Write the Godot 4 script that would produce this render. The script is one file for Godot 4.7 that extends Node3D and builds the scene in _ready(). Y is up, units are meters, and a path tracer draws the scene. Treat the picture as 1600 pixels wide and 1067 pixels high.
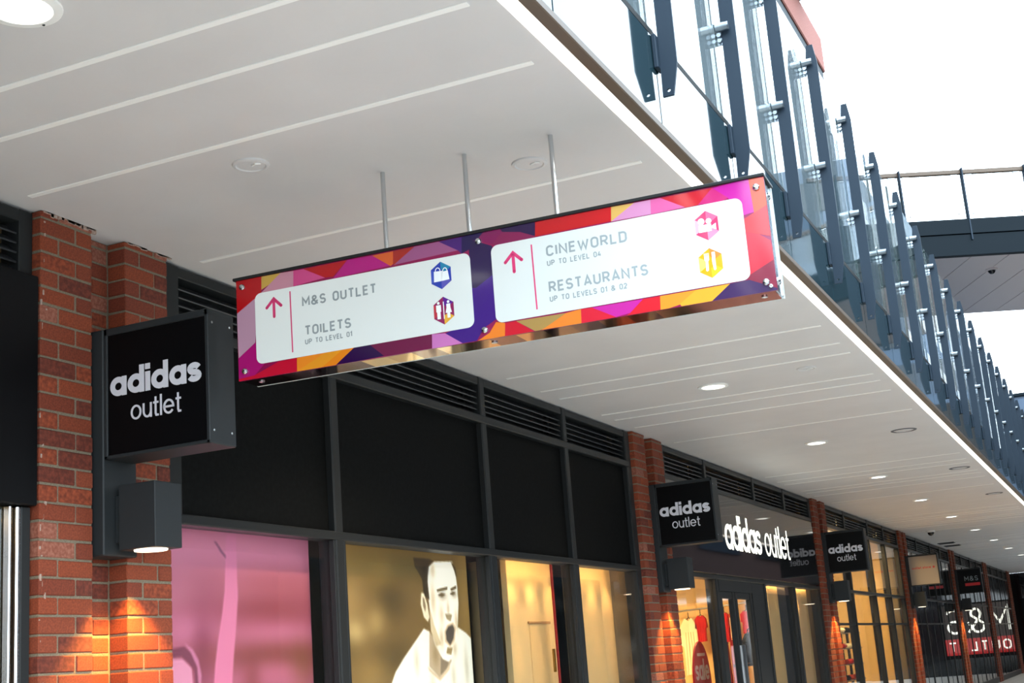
extends Node3D
# A covered shopping walkway: brick piers and black shopfronts on the left, a white soffit above, a hanging
# direction sign, and a glass balustrade with steel fins along the soffit's edge. Heights are given from the
# eye; EYE lifts them to the paving. x runs out from the shops, z runs back towards the viewer.

const EYE := 1.25
const BAY := 7.27
const CEIL := 2.0
const ORD: Array[String] = ["first", "second", "third", "fourth", "fifth", "sixth", "seventh", "eighth", "ninth", "tenth", "eleventh", "twelfth", "thirteenth", "fourteenth", "fifteenth", "sixteenth", "seventeenth", "eighteenth", "nineteenth"]
const TENS: Array[String] = ["", "", "twenty", "thirty", "forty", "fifty"]

var M := {}
var rng := RandomNumberGenerator.new()
var brick_meshes := {}

# ---------------------------------------------------------------- mesh builder
class MB:
	var v := PackedVector3Array()
	var n := PackedVector3Array()
	var c := PackedColorArray()
	var uv := PackedVector2Array()
	var col := Color(1, 1, 1)
	func tri(a: Vector3, b: Vector3, d: Vector3, na := Vector3.ZERO, nb := Vector3.ZERO, nd := Vector3.ZERO, ta := Vector2.ZERO, tb := Vector2.ZERO, td := Vector2.ZERO) -> void:
		var f := (b - a).cross(d - a).normalized()
		v.append_array([a, d, b])
		n.append_array([na if na != Vector3.ZERO else f, nd if nd != Vector3.ZERO else f, nb if nb != Vector3.ZERO else f])
		uv.append_array([ta, td, tb])
		c.append_array([col, col, col])
	func quad(a: Vector3, b: Vector3, d: Vector3, e: Vector3) -> void:
		tri(a, b, d, Vector3.ZERO, Vector3.ZERO, Vector3.ZERO, Vector2(0, 1), Vector2(1, 1), Vector2(1, 0))
		tri(a, d, e, Vector3.ZERO, Vector3.ZERO, Vector3.ZERO, Vector2(0, 1), Vector2(1, 0), Vector2(0, 0))
	# box between two corners, its edges cut by e
	func box(lo: Vector3, hi: Vector3, e := 0.0, b := Basis(), at := Vector3.ZERO) -> MB:
		var mid := (lo + hi) / 2
		var h := (hi - lo) / 2
		e = minf(e, minf(h.x, minf(h.y, h.z)) * 0.9)
		for ax in 3:
			for s in [-1.0, 1.0]:
				var p := [Vector3.ZERO, Vector3.ZERO, Vector3.ZERO, Vector3.ZERO]
				var u := (ax + 1) % 3
				var w := (ax + 2) % 3
				var k := 0
				for q in [[-1, -1], [1, -1], [1, 1], [-1, 1]]:
					var r := Vector3.ZERO
					r[ax] = s * h[ax]
					r[u] = q[0] * (h[u] - e)
					r[w] = q[1] * (h[w] - e)
					p[k] = b * (mid + r) + at
					k += 1
				if s > 0:
					quad(p[0], p[1], p[2], p[3])
				else:
					quad(p[0], p[3], p[2], p[1])
		if e > 0:
			for ax in 3:
				var u := (ax + 1) % 3
				var w := (ax + 2) % 3
				for q in [[-1, -1], [1, -1], [1, 1], [-1, 1]]:
					var p := []
					for t in [[-1, 0], [1, 0], [1, 1], [-1, 1]]:
						var r := Vector3.ZERO
						r[ax] = t[0] * (h[ax] - e)
						r[u] = q[0] * (h[u] - (e if t[1] == 0 else 0.0))
						r[w] = q[1] * (h[w] - (0.0 if t[1] == 0 else e))
						p.append(b * (mid + r) + at)
					if q[0] * q[1] > 0:
						quad(p[0], p[3], p[2], p[1])
					else:
						quad(p[0], p[1], p[2], p[3])
			for q in 8:
				var s := Vector3(1 if q & 1 else -1, 1 if q & 2 else -1, 1 if q & 4 else -1)
				var p := []
				for ax in 3:
					var r := Vector3(s.x * (h.x - e), s.y * (h.y - e), s.z * (h.z - e))
					r[ax] = s[ax] * h[ax]
					p.append(b * (mid + r) + at)
				if s.x * s.y * s.z > 0:
					tri(p[0], p[1], p[2])
				else:
					tri(p[0], p[2], p[1])
		return self
	# flat outline in the plane (x axis ux, y axis uy), pushed by deep along ux x uy
	func slab(pts: PackedVector2Array, at: Vector3, ux: Vector3, uy: Vector3, deep: float) -> MB:
		var q := pts.duplicate()
		if Geometry2D.is_polygon_clockwise(q):
			q.reverse()
		var up := ux.cross(uy)
		var t := Geometry2D.triangulate_polygon(q)
		var P := func(i: int, d: float) -> Vector3: return at + ux * q[i].x + uy * q[i].y + up * d
		for i in range(0, t.size(), 3):
			var a: int = t[i]
			var b: int = t[i + 1]
			var d: int = t[i + 2]
			if (q[b] - q[a]).cross(q[d] - q[a]) < 0:
				var sw := b
				b = d
				d = sw
			tri(P.call(a, deep), P.call(b, deep), P.call(d, deep))
			if deep != 0.0:
				tri(P.call(a, 0.0), P.call(d, 0.0), P.call(b, 0.0))
		if deep != 0.0:
			for i in q.size():
				var j := (i + 1) % q.size()
				quad(P.call(i, 0.0), P.call(j, 0.0), P.call(j, deep), P.call(i, deep))
		return self
	# turned profile: points (radius, height) around axis at a place
	func lathe(prof: Array, at: Vector3, axis: Vector3, seg := 20) -> MB:
		var a := axis.normalized()
		var x := a.cross(Vector3(0, 0, 1) if absf(a.z) < 0.9 else Vector3(1, 0, 0)).normalized()
		var y := a.cross(x)
		for i in prof.size() - 1:
			var p: Vector2 = prof[i]
			var q: Vector2 = prof[i + 1]
			for k in seg:
				var t0 := TAU * k / seg
				var t1 := TAU * (k + 1) / seg
				var d0 := x * cos(t0) + y * sin(t0)
				var d1 := x * cos(t1) + y * sin(t1)
				var w := Vector2(q.y - p.y, p.x - q.x).normalized()
				var n0 := d0 * w.x + a * w.y
				var n1 := d1 * w.x + a * w.y
				var A := at + d0 * p.x + a * p.y
				var B := at + d1 * p.x + a * p.y
				var C := at + d1 * q.x + a * q.y
				var D := at + d0 * q.x + a * q.y
				if p.x > 1e-6:
					tri(A, B, C, n0, n1, n1)
				if q.x > 1e-6:
					tri(A, C, D, n0, n1, n0)
		return self
	func rod(a: Vector3, b: Vector3, r: float, seg := 12) -> MB:
		var l := a.distance_to(b)
		return lathe([Vector2(0, 0), Vector2(r, 0), Vector2(r, l), Vector2(0, l)], a, b - a, seg)
	func tube(pts: Array, r: float, seg := 8) -> MB:
		for i in pts.size() - 1:
			rod(pts[i], pts[i + 1], r, seg)
		return self
	# a line of constant width with mitred corners, raised by deep
	func ribbon(path: PackedVector2Array, w: float, at: Vector3, ux: Vector3, uy: Vector3, deep: float) -> MB:
		var m := path.size()
		var closed := m > 3 and path[0].distance_to(path[m - 1]) < 1e-5
		var L := PackedVector2Array()
		var R := PackedVector2Array()
		for i in m:
			var d0 := Vector2.ZERO
			var d1 := Vector2.ZERO
			if i > 0:
				d0 = (path[i] - path[i - 1]).normalized()
			elif closed:
				d0 = (path[0] - path[m - 2]).normalized()
			if i < m - 1:
				d1 = (path[i + 1] - path[i]).normalized()
			elif closed:
				d1 = (path[1] - path[0]).normalized()
			if d0 == Vector2.ZERO:
				d0 = d1
			if d1 == Vector2.ZERO:
				d1 = d0
			var t := (d0 + d1)
			t = t.normalized() if t.length() > 0.05 else d0
			var nn := Vector2(-t.y, t.x)
			var k := w / 2 / maxf(nn.dot(Vector2(-d0.y, d0.x)), 0.45)
			L.append(path[i] + nn * k)
			R.append(path[i] - nn * k)
		var up := ux.cross(uy)
		var P := func(p: Vector2, d: float) -> Vector3: return at + ux * p.x + uy * p.y + up * d
		for i in m - 1:
			quad(P.call(R[i], deep), P.call(R[i + 1], deep), P.call(L[i + 1], deep), P.call(L[i], deep))
			quad(P.call(R[i], 0.0), P.call(R[i + 1], 0.0), P.call(R[i + 1], deep), P.call(R[i], deep))
			quad(P.call(L[i + 1], 0.0), P.call(L[i], 0.0), P.call(L[i], deep), P.call(L[i + 1], deep))
		if not closed:
			quad(P.call(L[0], 0.0), P.call(R[0], 0.0), P.call(R[0], deep), P.call(L[0], deep))
			quad(P.call(R[m - 1], 0.0), P.call(L[m - 1], 0.0), P.call(L[m - 1], deep), P.call(R[m - 1], deep))
		return self
	func mesh(off := Vector3.ZERO) -> ArrayMesh:
		var w := v
		if off != Vector3.ZERO:
			w = Transform3D(Basis(), -off) * v
		var a := []
		a.resize(Mesh.ARRAY_MAX)
		a[Mesh.ARRAY_VERTEX] = w
		a[Mesh.ARRAY_NORMAL] = n
		a[Mesh.ARRAY_COLOR] = c
		a[Mesh.ARRAY_TEX_UV] = uv
		var m := ArrayMesh.new()
		m.add_surface_from_arrays(Mesh.PRIMITIVE_TRIANGLES, a)
		return m

# ---------------------------------------------------------------- scene helpers
func V(x: float, y: float, z: float) -> Vector3:
	return Vector3(x, y + EYE, z)

func thing(called: String, label: String, category: String, at := Vector3.ZERO, group := "") -> Node3D:
	var o := Node3D.new()
	o.name = called
	o.position = at
	add_child(o, true)
	o.set_meta("label", label)
	o.set_meta("category", category)
	if group:
		o.set_meta("group", group)
	return o

func setting(called: String, at := Vector3.ZERO, label := "") -> Node3D:
	var o := Node3D.new()
	o.name = called
	o.position = at
	add_child(o, true)
	o.set_meta("kind", "structure")
	if label:
		o.set_meta("label", label)
	return o

func part(parent: Node3D, called: String, mb: MB, m: Material, label := "") -> MeshInstance3D:
	var off := Vector3.ZERO
	var k: Node = parent
	while k is Node3D and k != self:
		off += (k as Node3D).position
		k = k.get_parent()
	var o := MeshInstance3D.new()
	o.mesh = mb.mesh(off)
	o.material_override = m
	o.name = called
	parent.add_child(o, true)
	if label:
		o.set_meta("label", label)
	return o

func B(x0: float, x1: float, y0: float, y1: float, z0: float, z1: float, e := 0.0) -> MB:
	return MB.new().box(V(minf(x0, x1), minf(y0, y1), minf(z0, z1)), V(maxf(x0, x1), maxf(y0, y1), maxf(z0, z1)), e)

func copy(o: Node3D, at: Vector3, label: String) -> Node3D:
	var r: Node3D = o.duplicate()
	r.name = o.name
	add_child(r, true)
	r.position = at
	r.set_meta("label", label)
	return r

func nth(i: int) -> String:
	if i < 19:
		return ORD[i]
	var k := i + 1
	if k % 10 == 0:
		return {20: "twentieth", 30: "thirtieth", 40: "fortieth"}[k]
	return TENS[k / 10] + "-" + ORD[k % 10 - 1]

# ---------------------------------------------------------------- materials
func noise_tex(freq: float, lo: Color, hi: Color, size := 256, kind := FastNoiseLite.TYPE_SIMPLEX_SMOOTH, oct := 4, sd := 1) -> NoiseTexture2D:
	var f := FastNoiseLite.new()
	f.noise_type = kind
	f.frequency = freq
	f.fractal_octaves = oct
	f.seed = sd
	var t := NoiseTexture2D.new()
	t.width = size
	t.height = size
	t.seamless = true
	t.noise = f
	var g := Gradient.new()
	g.set_color(0, lo)
	g.set_color(1, hi)
	t.color_ramp = g
	return t

func mat(called: String, hex: String, rough := 0.6, metal := 0.0, spec := 0.5) -> StandardMaterial3D:
	var m := StandardMaterial3D.new()
	m.resource_name = called
	m.albedo_color = Color(hex)
	m.roughness = rough
	m.metallic = metal
	m.metallic_specular = spec
	M[called] = m
	return m

func lamp_mat(called: String, hex: String, e: float) -> StandardMaterial3D:
	var m := mat(called, hex, 0.4)
	m.emission_enabled = true
	m.emission = Color(hex)
	m.emission_energy_multiplier = e
	return m

func glass_mat(called: String, hex: String, a: float) -> void:
	var m := mat(called, hex, 0.0)
	m.albedo_color.a = a
	m.transparency = BaseMaterial3D.TRANSPARENCY_ALPHA

func grain(m: StandardMaterial3D, t: Texture2D, s: float, world := true) -> void:
	m.albedo_texture = t
	m.uv1_triplanar = true
	m.uv1_world_triplanar = world
	m.uv1_scale = Vector3.ONE * s

func make_materials() -> void:
	var fine := noise_tex(0.05, Color(0.72, 0.72, 0.72), Color(1, 1, 1), 256, FastNoiseLite.TYPE_SIMPLEX_SMOOTH, 5, 3)
	var blot := noise_tex(0.02, Color(0.62, 0.58, 0.58), Color(1, 1, 1), 256, FastNoiseLite.TYPE_SIMPLEX_SMOOTH, 5, 9)
	var chalk := noise_tex(0.03, Color(0.75, 0.6, 0.55), Color(1, 1, 1), 256, FastNoiseLite.TYPE_SIMPLEX_SMOOTH, 5, 5)
	var i := 0
	for h in ["984424", "904024", "a04a2a", "863a22", "944428", "7c3826"]:
		var m := mat("brick_%d" % i, h, 0.85)
		grain(m, blot if i % 3 == 2 else fine, 7.0)
		i += 1
	grain(mat("brick_limed", "a06a58", 0.9), chalk, 6.0)
	grain(mat("mortar", "8c806c", 0.95), fine, 9.0)
	grain(mat("lime_smear", "b9aea4", 0.95), chalk, 9.0)
	grain(mat("soffit", "d3d1d1", 0.55), noise_tex(0.01, Color(0.97, 0.97, 0.97), Color(1, 1, 1), 256, FastNoiseLite.TYPE_SIMPLEX_SMOOTH, 3, 2), 0.6)
	mat("white_strip", "f4f3f0", 0.4)
	mat("black_frame", "242627", 0.38, 0.0, 0.3)
	grain(mat("black_panel", "131414", 0.65, 0.0, 0.16), fine, 2.0)
	mat("gloss_black", "17181c", 0.04)
	mat("louvre", "26282a", 0.45)
	mat("grey_case", "2c2f31", 0.45, 0.0, 0.3)
	mat("black_face", "08080a", 0.45, 0.0, 0.25)
	mat("letter_white", "d6d6de", 0.5)
	mat("letter_grey", "909a9d", 0.5)
	mat("steel", "c9cdd0", 0.16, 1.0)
	mat("brushed", "b4b8bb", 0.3, 1.0)
	mat("fin_paint", "2a3642", 0.45, 0.0, 0.3)
	mat("spandrel", "1d3138", 0.055, 0.0, 0.44)
	mat("joint", "0d0f10", 0.8)
	mat("edge_brown", "5a4a3c", 0.5)
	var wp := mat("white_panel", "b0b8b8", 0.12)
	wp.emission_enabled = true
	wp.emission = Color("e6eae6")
	wp.emission_energy_multiplier = 0.36  # emission added to even out the panel's brightness
	mat("back_panel", "bcc6c6", 0.3)
	mat("pink", "d63a72", 0.3)
	mat("icon_white", "eef2f4", 0.3)
	var pr := mat("print", "ffffff", 0.09)
	pr.vertex_color_use_as_albedo = true
	var um := mat("painted_reflection", "ffffff", 0.06, 1.0)  # vertex colours carry painted reflections for the sign's underside
	um.vertex_color_use_as_albedo = true
	mat("cream", "e6c488", 0.7)
	mat("cream_board", "efcf94", 0.6)
	mat("warm_wall", "b88f5c", 0.8)
	mat("dark_wall", "2c2622", 0.85)
	mat("shop_grey", "54565c", 0.6)
	mat("chrome_bar", "d8dadc", 0.18, 1.0)
	mat("render_white", "31383d", 0.8)
	grain(mat("far_brick", "a86a5e", 0.9), fine, 3.0)
	grain(mat("street_brick", "5a382e", 0.9), fine, 3.0)
	mat("clamp_steel", "98a2aa", 0.28, 1.0)
	mat("bridge_paint", "131c22", 0.5, 0.0, 0.2)
	mat("bridge_soffit", "e6dada", 0.6)
	mat("timber", "5c4a3a", 0.5)
	mat("cladding", "45566a", 0.5)
	var pv := mat("paving", "bfb9b0", 0.75)
	grain(pv, noise_tex(0.03, Color(0.75, 0.75, 0.75), Color(1, 1, 1), 256, FastNoiseLite.TYPE_CELLULAR, 2, 4), 1.2)
	mat("shop_floor", "8a7a62", 0.5)
	mat("red_cloth", "c01c1c", 0.9)
	mat("orange_cloth", "c8401c", 0.9)
	mat("cream_cloth", "f2e8c4", 0.9)
	mat("dark_red_cloth", "8c1414", 0.9)
	mat("sale_red", "d4141c", 0.35)
	mat("dark_window", "1a2026", 0.08)
	mat("pale_print", "f0d8d4", 0.5)
	mat("board_white", "8a8078", 0.5)
	mat("red_print", "a3262a", 0.5)
	mat("brass", "b09048", 0.3, 1.0)
	glass_mat("clear_glass", "3a4644", 0.02)
	glass_mat("tint_glass", "3a3f36", 0.45)
	glass_mat("dark_glass", "202422", 0.62)
	glass_mat("rail_glass", "6f9a98", 0.06)
	mat("glass_edge", "16302c", 0.2)
	lamp_mat("lamp_white", "fffdf2", 3.0)
	lamp_mat("lamp_warm", "fff0d2", 2.5)
	lamp_mat("strip_glow", "fffaf0", 1.6)
	lamp_mat("letter_glow", "fffff0", 1.5)
	lamp_mat("red_glow", "b01818", 0.7)
	lamp_mat("shop_glow", "ffe6b0", 2.0)

# ---------------------------------------------------------------- lettering (a single-line alphabet)
func arc(cx: float, cy: float, rx: float, ry: float, a0: float, a1: float, k := 10) -> PackedVector2Array:
	var p := PackedVector2Array()
	for i in k + 1:
		var t := deg_to_rad(lerpf(a0, a1, float(i) / k))
		p.append(Vector2(cx + rx * cos(t), cy + ry * sin(t)))
	return p

func line(a: Array) -> PackedVector2Array:
	var p := PackedVector2Array()
	for i in range(0, a.size(), 2):
		p.append(Vector2(a[i], a[i + 1]))
	return p

func pill(w: float, h: float, y := 0.0) -> PackedVector2Array:
	var r := w / 2
	var p := arc(r, y + h - r, r, r, 0, 180, 12)
	p.append_array(arc(r, y + r, r, r, 180, 360, 12))
	p.append(p[0])
	return p

# [width, strokes] in cap heights
func capital(ch: String) -> Array:
	var s_curve := arc(0.26, 0.74, 0.25, 0.26, 20, 250, 12)
	s_curve.append_array(arc(0.26, 0.25, 0.26, 0.25, 80, -160, 12))
	match ch:
		"M": return [0.72, [line([0, 0, 0, 1, 0.36, 0.35, 0.72, 1, 0.72, 0])]]
		"N": return [0.58, [line([0, 0, 0, 1, 0.58, 0, 0.58, 1])]]
		"S": return [0.52, [s_curve]]
		"O": return [0.54, [pill(0.54, 1.0)]]
		"0": return [0.5, [pill(0.5, 1.0)]]
		"U": 
			var u := line([0, 1])
			u.append_array(arc(0.27, 0.27, 0.27, 0.27, 180, 360, 12))
			u.append(Vector2(0.54, 1))
			return [0.54, [u]]
		"T": return [0.54, [line([0, 1, 0.54, 1]), line([0.27, 1, 0.27, 0])]]
		"L": return [0.46, [line([0, 1, 0, 0, 0.46, 0])]]
		"E": return [0.46, [line([0.46, 1, 0, 1, 0, 0, 0.46, 0]), line([0, 0.52, 0.42, 0.52])]]
		"I": return [0.0, [line([0, 0, 0, 1])]]
		"V": return [0.56, [line([0, 1, 0.28, 0, 0.56, 1])]]
		"W": return [0.86, [line([0, 1, 0.22, 0, 0.43, 0.8, 0.64, 0, 0.86, 1])]]
		"A": return [0.6, [line([0, 0, 0.3, 1, 0.6, 0]), line([0.1, 0.27, 0.5, 0.27])]]
		"C":
			var c := arc(0.27, 0.73, 0.27, 0.27, 15, 180, 10)
			c.append_array(arc(0.27, 0.27, 0.27, 0.27, 180, 345, 10))
			return [0.53, [c]]
		"D":
			var d := line([0, 0, 0, 1, 0.26, 1])
			d.append_array(arc(0.28, 0.72, 0.26, 0.28, 90, 0, 6))
			d.append_array(arc(0.28, 0.28, 0.26, 0.28, 0, -90, 6))
			d.append(Vector2(0, 0))
			return [0.54, [d]]
		"P", "R":
			var p := line([0, 0, 0, 1, 0.26, 1])
			p.append_array(arc(0.27, 0.73, 0.25, 0.27, 85, -85, 10))
			p.append(Vector2(0, 0.46))
			return [0.52, [p]] if ch == "P" else [0.54, [p, line([0.26, 0.46, 0.54, 0])]]
		"&":
			var a := line([0.66, 0, 0.14, 0.64])
			a.append_array(arc(0.29, 0.79, 0.19, 0.21, 200, -20, 10))
			a.append_array(line([0.14, 0.46]))
			a.append_array(arc(0.26, 0.25, 0.26, 0.25, 150, 300, 8))
			a.append(Vector2(0.64, 0.44))
			return [0.66, [a]]
		"1": return [0.24, [line([0, 0.78, 0.22, 1, 0.22, 0])]]
		"2":
			var t := arc(0.25, 0.74, 0.25, 0.26, 165, -30, 10)
			t.append_array(line([0, 0, 0.5, 0]))
			return [0.5, [t]]
		"4": return [0.52, [line([0.3, 1, 0, 0.25, 0.52, 0.25]), line([0.38, 0.55, 0.38, 0])]]
	return [0.3, []]

# geometric small letters in x heights; w is the stroke
func small(ch: String, w: float) -> Array:
	var r := 0.5 - w / 2
	var ring := arc(0.5, 0.5, r, r, 0, 360, 28)
	var sx := 1.0 - w / 2
	match ch:
		"a": return [1.0, [ring, line([sx, 0, sx, 1])]]
		"d": return [1.0, [ring, line([sx, 0, sx, 1.42])]]
		"i": return [w, [line([w / 2, 0, w / 2, 1]), line([w / 2, 1.12, w / 2, 1.42])]]
		"o": return [1.0, [ring]]
		"l": return [w, [line([w / 2, 0, w / 2, 1.42])]]
		"t": return [0.5, [line([0.22, 1.32, 0.22, 0.2, 0.28, w / 2, 0.5, w / 2]), line([0, 0.93, 0.5, 0.93])]]
		"u":
			var u := line([w / 2, 1])
			u.append_array(arc(0.42, 0.5 - w / 4, 0.42 - w / 2, 0.5 - w * 0.75, 180, 360, 14))
			return [0.84, [u, line([0.84 - w / 2, 1, 0.84 - w / 2, 0])]]
		"e":
			var e := line([w * 0.5, 0.5, 1.0 - w / 2, 0.5])
			e.append_array(arc(0.5, 0.5, r, r, 8, 325, 24))
			return [1.0, [e]]
		"s":
			var q := (1.0 - w) / 4
			var s := arc(0.4, 1.0 - w / 2 - q, 0.4 - w / 2, q, 15, 270, 12)
			s.append_array(arc(0.4, w / 2 + q, 0.4 - w / 2 + 0.01, q, 90, -165, 12))
			return [0.8, [s]]
		"r": return [0.5, [line([w / 2, 0, w / 2, 1]), arc(0.45, 0.55, 0.45 - w / 2, 0.45 - w / 2, 180, 70, 8)]]
	return [0.35, []]

# writes a word so that it fills the width from x0 to x1; flip mirrors it
func word(mb: MB, text: String, x0: float, x1: float, y: float, h: float, stroke: float, at: Vector3, ux: Vector3, uy: Vector3, deep: float, lower := false, gap := 0.15, flip := false) -> void:
	var glyphs := []
	var total := 0.0
	for ch in text:
		var g := small(ch, stroke / h) if lower else capital(ch)
		var extra := 0.0 if lower else stroke / h
		glyphs.append([g[0], total + extra / 2, g[1]])
		total += g[0] + gap + extra
	total -= gap
	var k := (x1 - x0) / total
	var hh := h if lower else h - stroke
	var y0 := y if lower else y + stroke / 2
	var nth_stroke := 0
	for g in glyphs:
		for s in g[2]:
			var p := PackedVector2Array()
			for q in s:
				var x: float = x0 + (g[1] + q.x) * k
				p.append(Vector2(x0 + x1 - x if flip else x, y0 + q.y * hh))
			mb.ribbon(p, stroke, at, ux, uy, deep + deep * 0.04 * nth_stroke)
			nth_stroke = (nth_stroke + 1) % 7

func rounded(x0: float, x1: float, y0: float, y1: float, r: float) -> PackedVector2Array:
	var p := arc(x1 - r, y1 - r, r, r, 0, 90, 6)
	p.append_array(arc(x0 + r, y1 - r, r, r, 90, 180, 6))
	p.append_array(arc(x0 + r, y0 + r, r, r, 180, 270, 6))
	p.append_array(arc(x1 - r, y0 + r, r, r, 270, 360, 6))
	return p

# ---------------------------------------------------------------- start
func _ready() -> void:
	rng.seed = 7
	var cam := Camera3D.new()
	cam.name = "camera"
	cam.position = Vector3(0, EYE, 0)
	cam.basis = Basis.from_euler(Vector3(deg_to_rad(13.59343), deg_to_rad(23.50984), deg_to_rad(-4.43363)))
	cam.fov = 28.084
	cam.near = 0.05
	cam.far = 300.0
	add_child(cam)
	var sky := ProceduralSkyMaterial.new()
	sky.sky_top_color = Color(0.86, 0.94, 1.0)
	sky.sky_horizon_color = Color(0.92, 0.97, 1.0)
	sky.ground_horizon_color = Color(0.6, 0.6, 0.6)
	sky.ground_bottom_color = Color(0.3, 0.3, 0.3)
	sky.sky_energy_multiplier = 1.0
	var env := Environment.new()
	env.background_mode = Environment.BG_SKY
	env.sky = Sky.new()
	env.sky.sky_material = sky
	env.background_energy_multiplier = 7.2
	env.tonemap_mode = Environment.TONE_MAPPER_LINEAR
	env.tonemap_exposure = 1.0
	env.sdfgi_enabled = true
	env.ssao_enabled = true
	env.ssil_enabled = true
	var we := WorldEnvironment.new()
	we.name = "world"
	we.environment = env
	add_child(we)
	make_materials()
	build_shell()
	build_piers()
	build_shopfronts()
	build_displays()
	build_shop()
	build_far_shops()
	build_wall_signs()
	build_ceiling_fittings()
	build_direction_sign()
	build_balustrade()
	build_bridge()
	build_far_block()

func area(parent: Node3D, called: String, at: Vector3, dir: Vector3, w: float, h: float, e: float, hex := "fff0d8") -> void:
	var l := AreaLight3D.new()
	l.name = called
	l.area_size = Vector2(w, h)
	l.light_energy = e
	l.light_color = Color(hex)
	l.shadow_enabled = true
	l.area_range = 60.0
	var up := Vector3(0, 0, 1) if absf(dir.z) < 0.9 else Vector3.UP
	l.transform = Transform3D(Basis.looking_at(dir, up), at - (parent.position if parent != self else Vector3.ZERO))
	parent.add_child(l, true)

func spot(parent: Node3D, at: Vector3, dir: Vector3, angle: float, e: float, hex: String, size := 0.05, soft := 0.6) -> void:
	var l := SpotLight3D.new()
	l.name = "lamp"
	l.spot_angle = angle
	l.spot_angle_attenuation = soft
	l.spot_range = 60.0
	l.spot_attenuation = 2.0
	l.light_energy = e
	l.light_color = Color(hex)
	l.light_size = size
	l.shadow_enabled = true
	var up := Vector3(0, 0, 1) if absf(dir.normalized().y) > 0.9 else Vector3.UP
	l.transform = Transform3D(Basis.looking_at(dir, up), at - parent.position)
	parent.add_child(l, true)

# ---------------------------------------------------------------- floor, soffit, building mass
func build_shell() -> void:
	part(setting("floor"), "paving", B(-3.9, 14, -1.55, -1.25, -70, 14), M.paving)
	var c := setting("ceiling")
	part(c, "soffit", B(-9.2, -1.49, CEIL, 2.38, -50, 10), M.soffit)
	# raised white strips, a pattern repeated in every bay
	for p in range(-1, 6):
		for z in [-3.175, -3.488, -3.98, -5.095, -8.567, -9.17, -9.538]:
			var zz: float = z - BAY * p + (0.0 if z > -6 else BAY)
			if zz < 3.5 and zz > -44:
				part(c, "ceiling_strip", B(-3.79, -1.575, CEIL - 0.004, CEIL + 0.01, zz - 0.014, zz + 0.014, 0.002), M.white_strip)
	# bright slot and brown drip trim along the open edge
	var t := setting("trim_1", Vector3(-1.46, EYE + CEIL, -20))
	part(t, "light_slot", B(-1.488, -1.432, CEIL - 0.005, CEIL + 0.03, -49.9, 9.9), M.strip_glow, "continuous bright white strip light along the soffit edge")
	area(t, "slot_lamp", V(-1.46, CEIL - 0.012, -20), Vector3.DOWN, 0.05, 58.0, 1.2, "fffaf0")
	part(setting("trim_2"), "drip_edge", B(-1.432, -1.384, CEIL - 0.012, CEIL + 0.02, -50, 10, 0.004), M.edge_brown)
	# the mass of the building above and behind the shops
	var w := setting("wall_left")
	part(w, "rendered_wall", B(-9.2, -3.9, 2.41, 10.72, -24.9, 10), M.render_white)
	part(w, "brick_parapet", B(-9.25, -3.86, 10.72, 11.44, -24.95, 10, 0.02), M.far_brick)
	var wing := setting("wall_left_wing")
	part(wing, "clad_wall", B(-9.2, -3.9, 2.41, 9.5, -51, -24.96), M.cladding)
	for k in 9:
		for y in [3.6, 5.7, 7.6]:
			part(wing, "wing_window", B(-3.9, -3.87, y, y + 1.3, -26.2 - k * 2.7, -27.9 - k * 2.7, 0.01), M.dark_window)
	part(setting("wall_shops_rear"), "rear_wall", B(-9.4, -9.2, -1.25, 2.38, -50, 10), M.dark_wall)
	part(setting("floor_terrace"), "terrace_slab", B(-9.2, -1.41, 2.38, 2.41, -50, 10), M.shop_grey)
	part(setting("floor_shops"), "shop_floor", B(-9.2, -3.9, -1.5, -1.25, -50, 10), M.shop_floor)
	var n := 1
	for z in [-4.6, -11.9, -26.5]:
		part(setting("wall_party_%d" % n), "party_wall", B(-9.2, -4.27, -1.25, CEIL, z - 0.15, z + 0.15), M.dark_wall)
		n += 1
	var r := thing("roof_vent", "dark flat roof hood overhanging the brick parapet", "roof vent", V(-3.9, 11.5, -23.2))
	part(r, "hood", B(-4.6, -3.4, 11.5, 12.2, -23.3, -18, 0.03), M.bridge_paint)
	part(r, "upstand", B(-4.5, -3.9, 11.4, 11.6, -23.1, -18.2, 0.01), M.cladding)
	part(setting("wall_rear"), "end_wall", B(-9.2, 1, -1.25, 2.38, 10, 10.2), M.far_brick)
	# the other side of the street, out of frame: it closes the place and shows in the glass
	var o := setting("wall_right")
	part(o, "brick_front", B(3.4, 5.0, -1.25, 6.3, -51, -10.5, 0.03), M.street_brick)
	for k in 6:
		part(o, "shop_pane", B(3.34, 3.4, -1.1, 1.9, -11.1 - k * 6.5, -16.7 - k * 6.5, 0.01), M.dark_window)
		part(o, "upper_pane", B(3.36, 3.4, 3.0, 5.2, -11.7 - k * 6.5, -16.1 - k * 6.5, 0.01), M.dark_window)
	part(setting("wall_right_near"), "shop_front", B(9.6, 10.4, -1.25, 6.0, -10.4, 1, 0.02), M.dark_wall)
	part(setting("ceiling_right"), "canopy", B(5.6, 9.55, 2.0, 2.4, -10.4, 1, 0.02), M.dark_wall)

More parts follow.
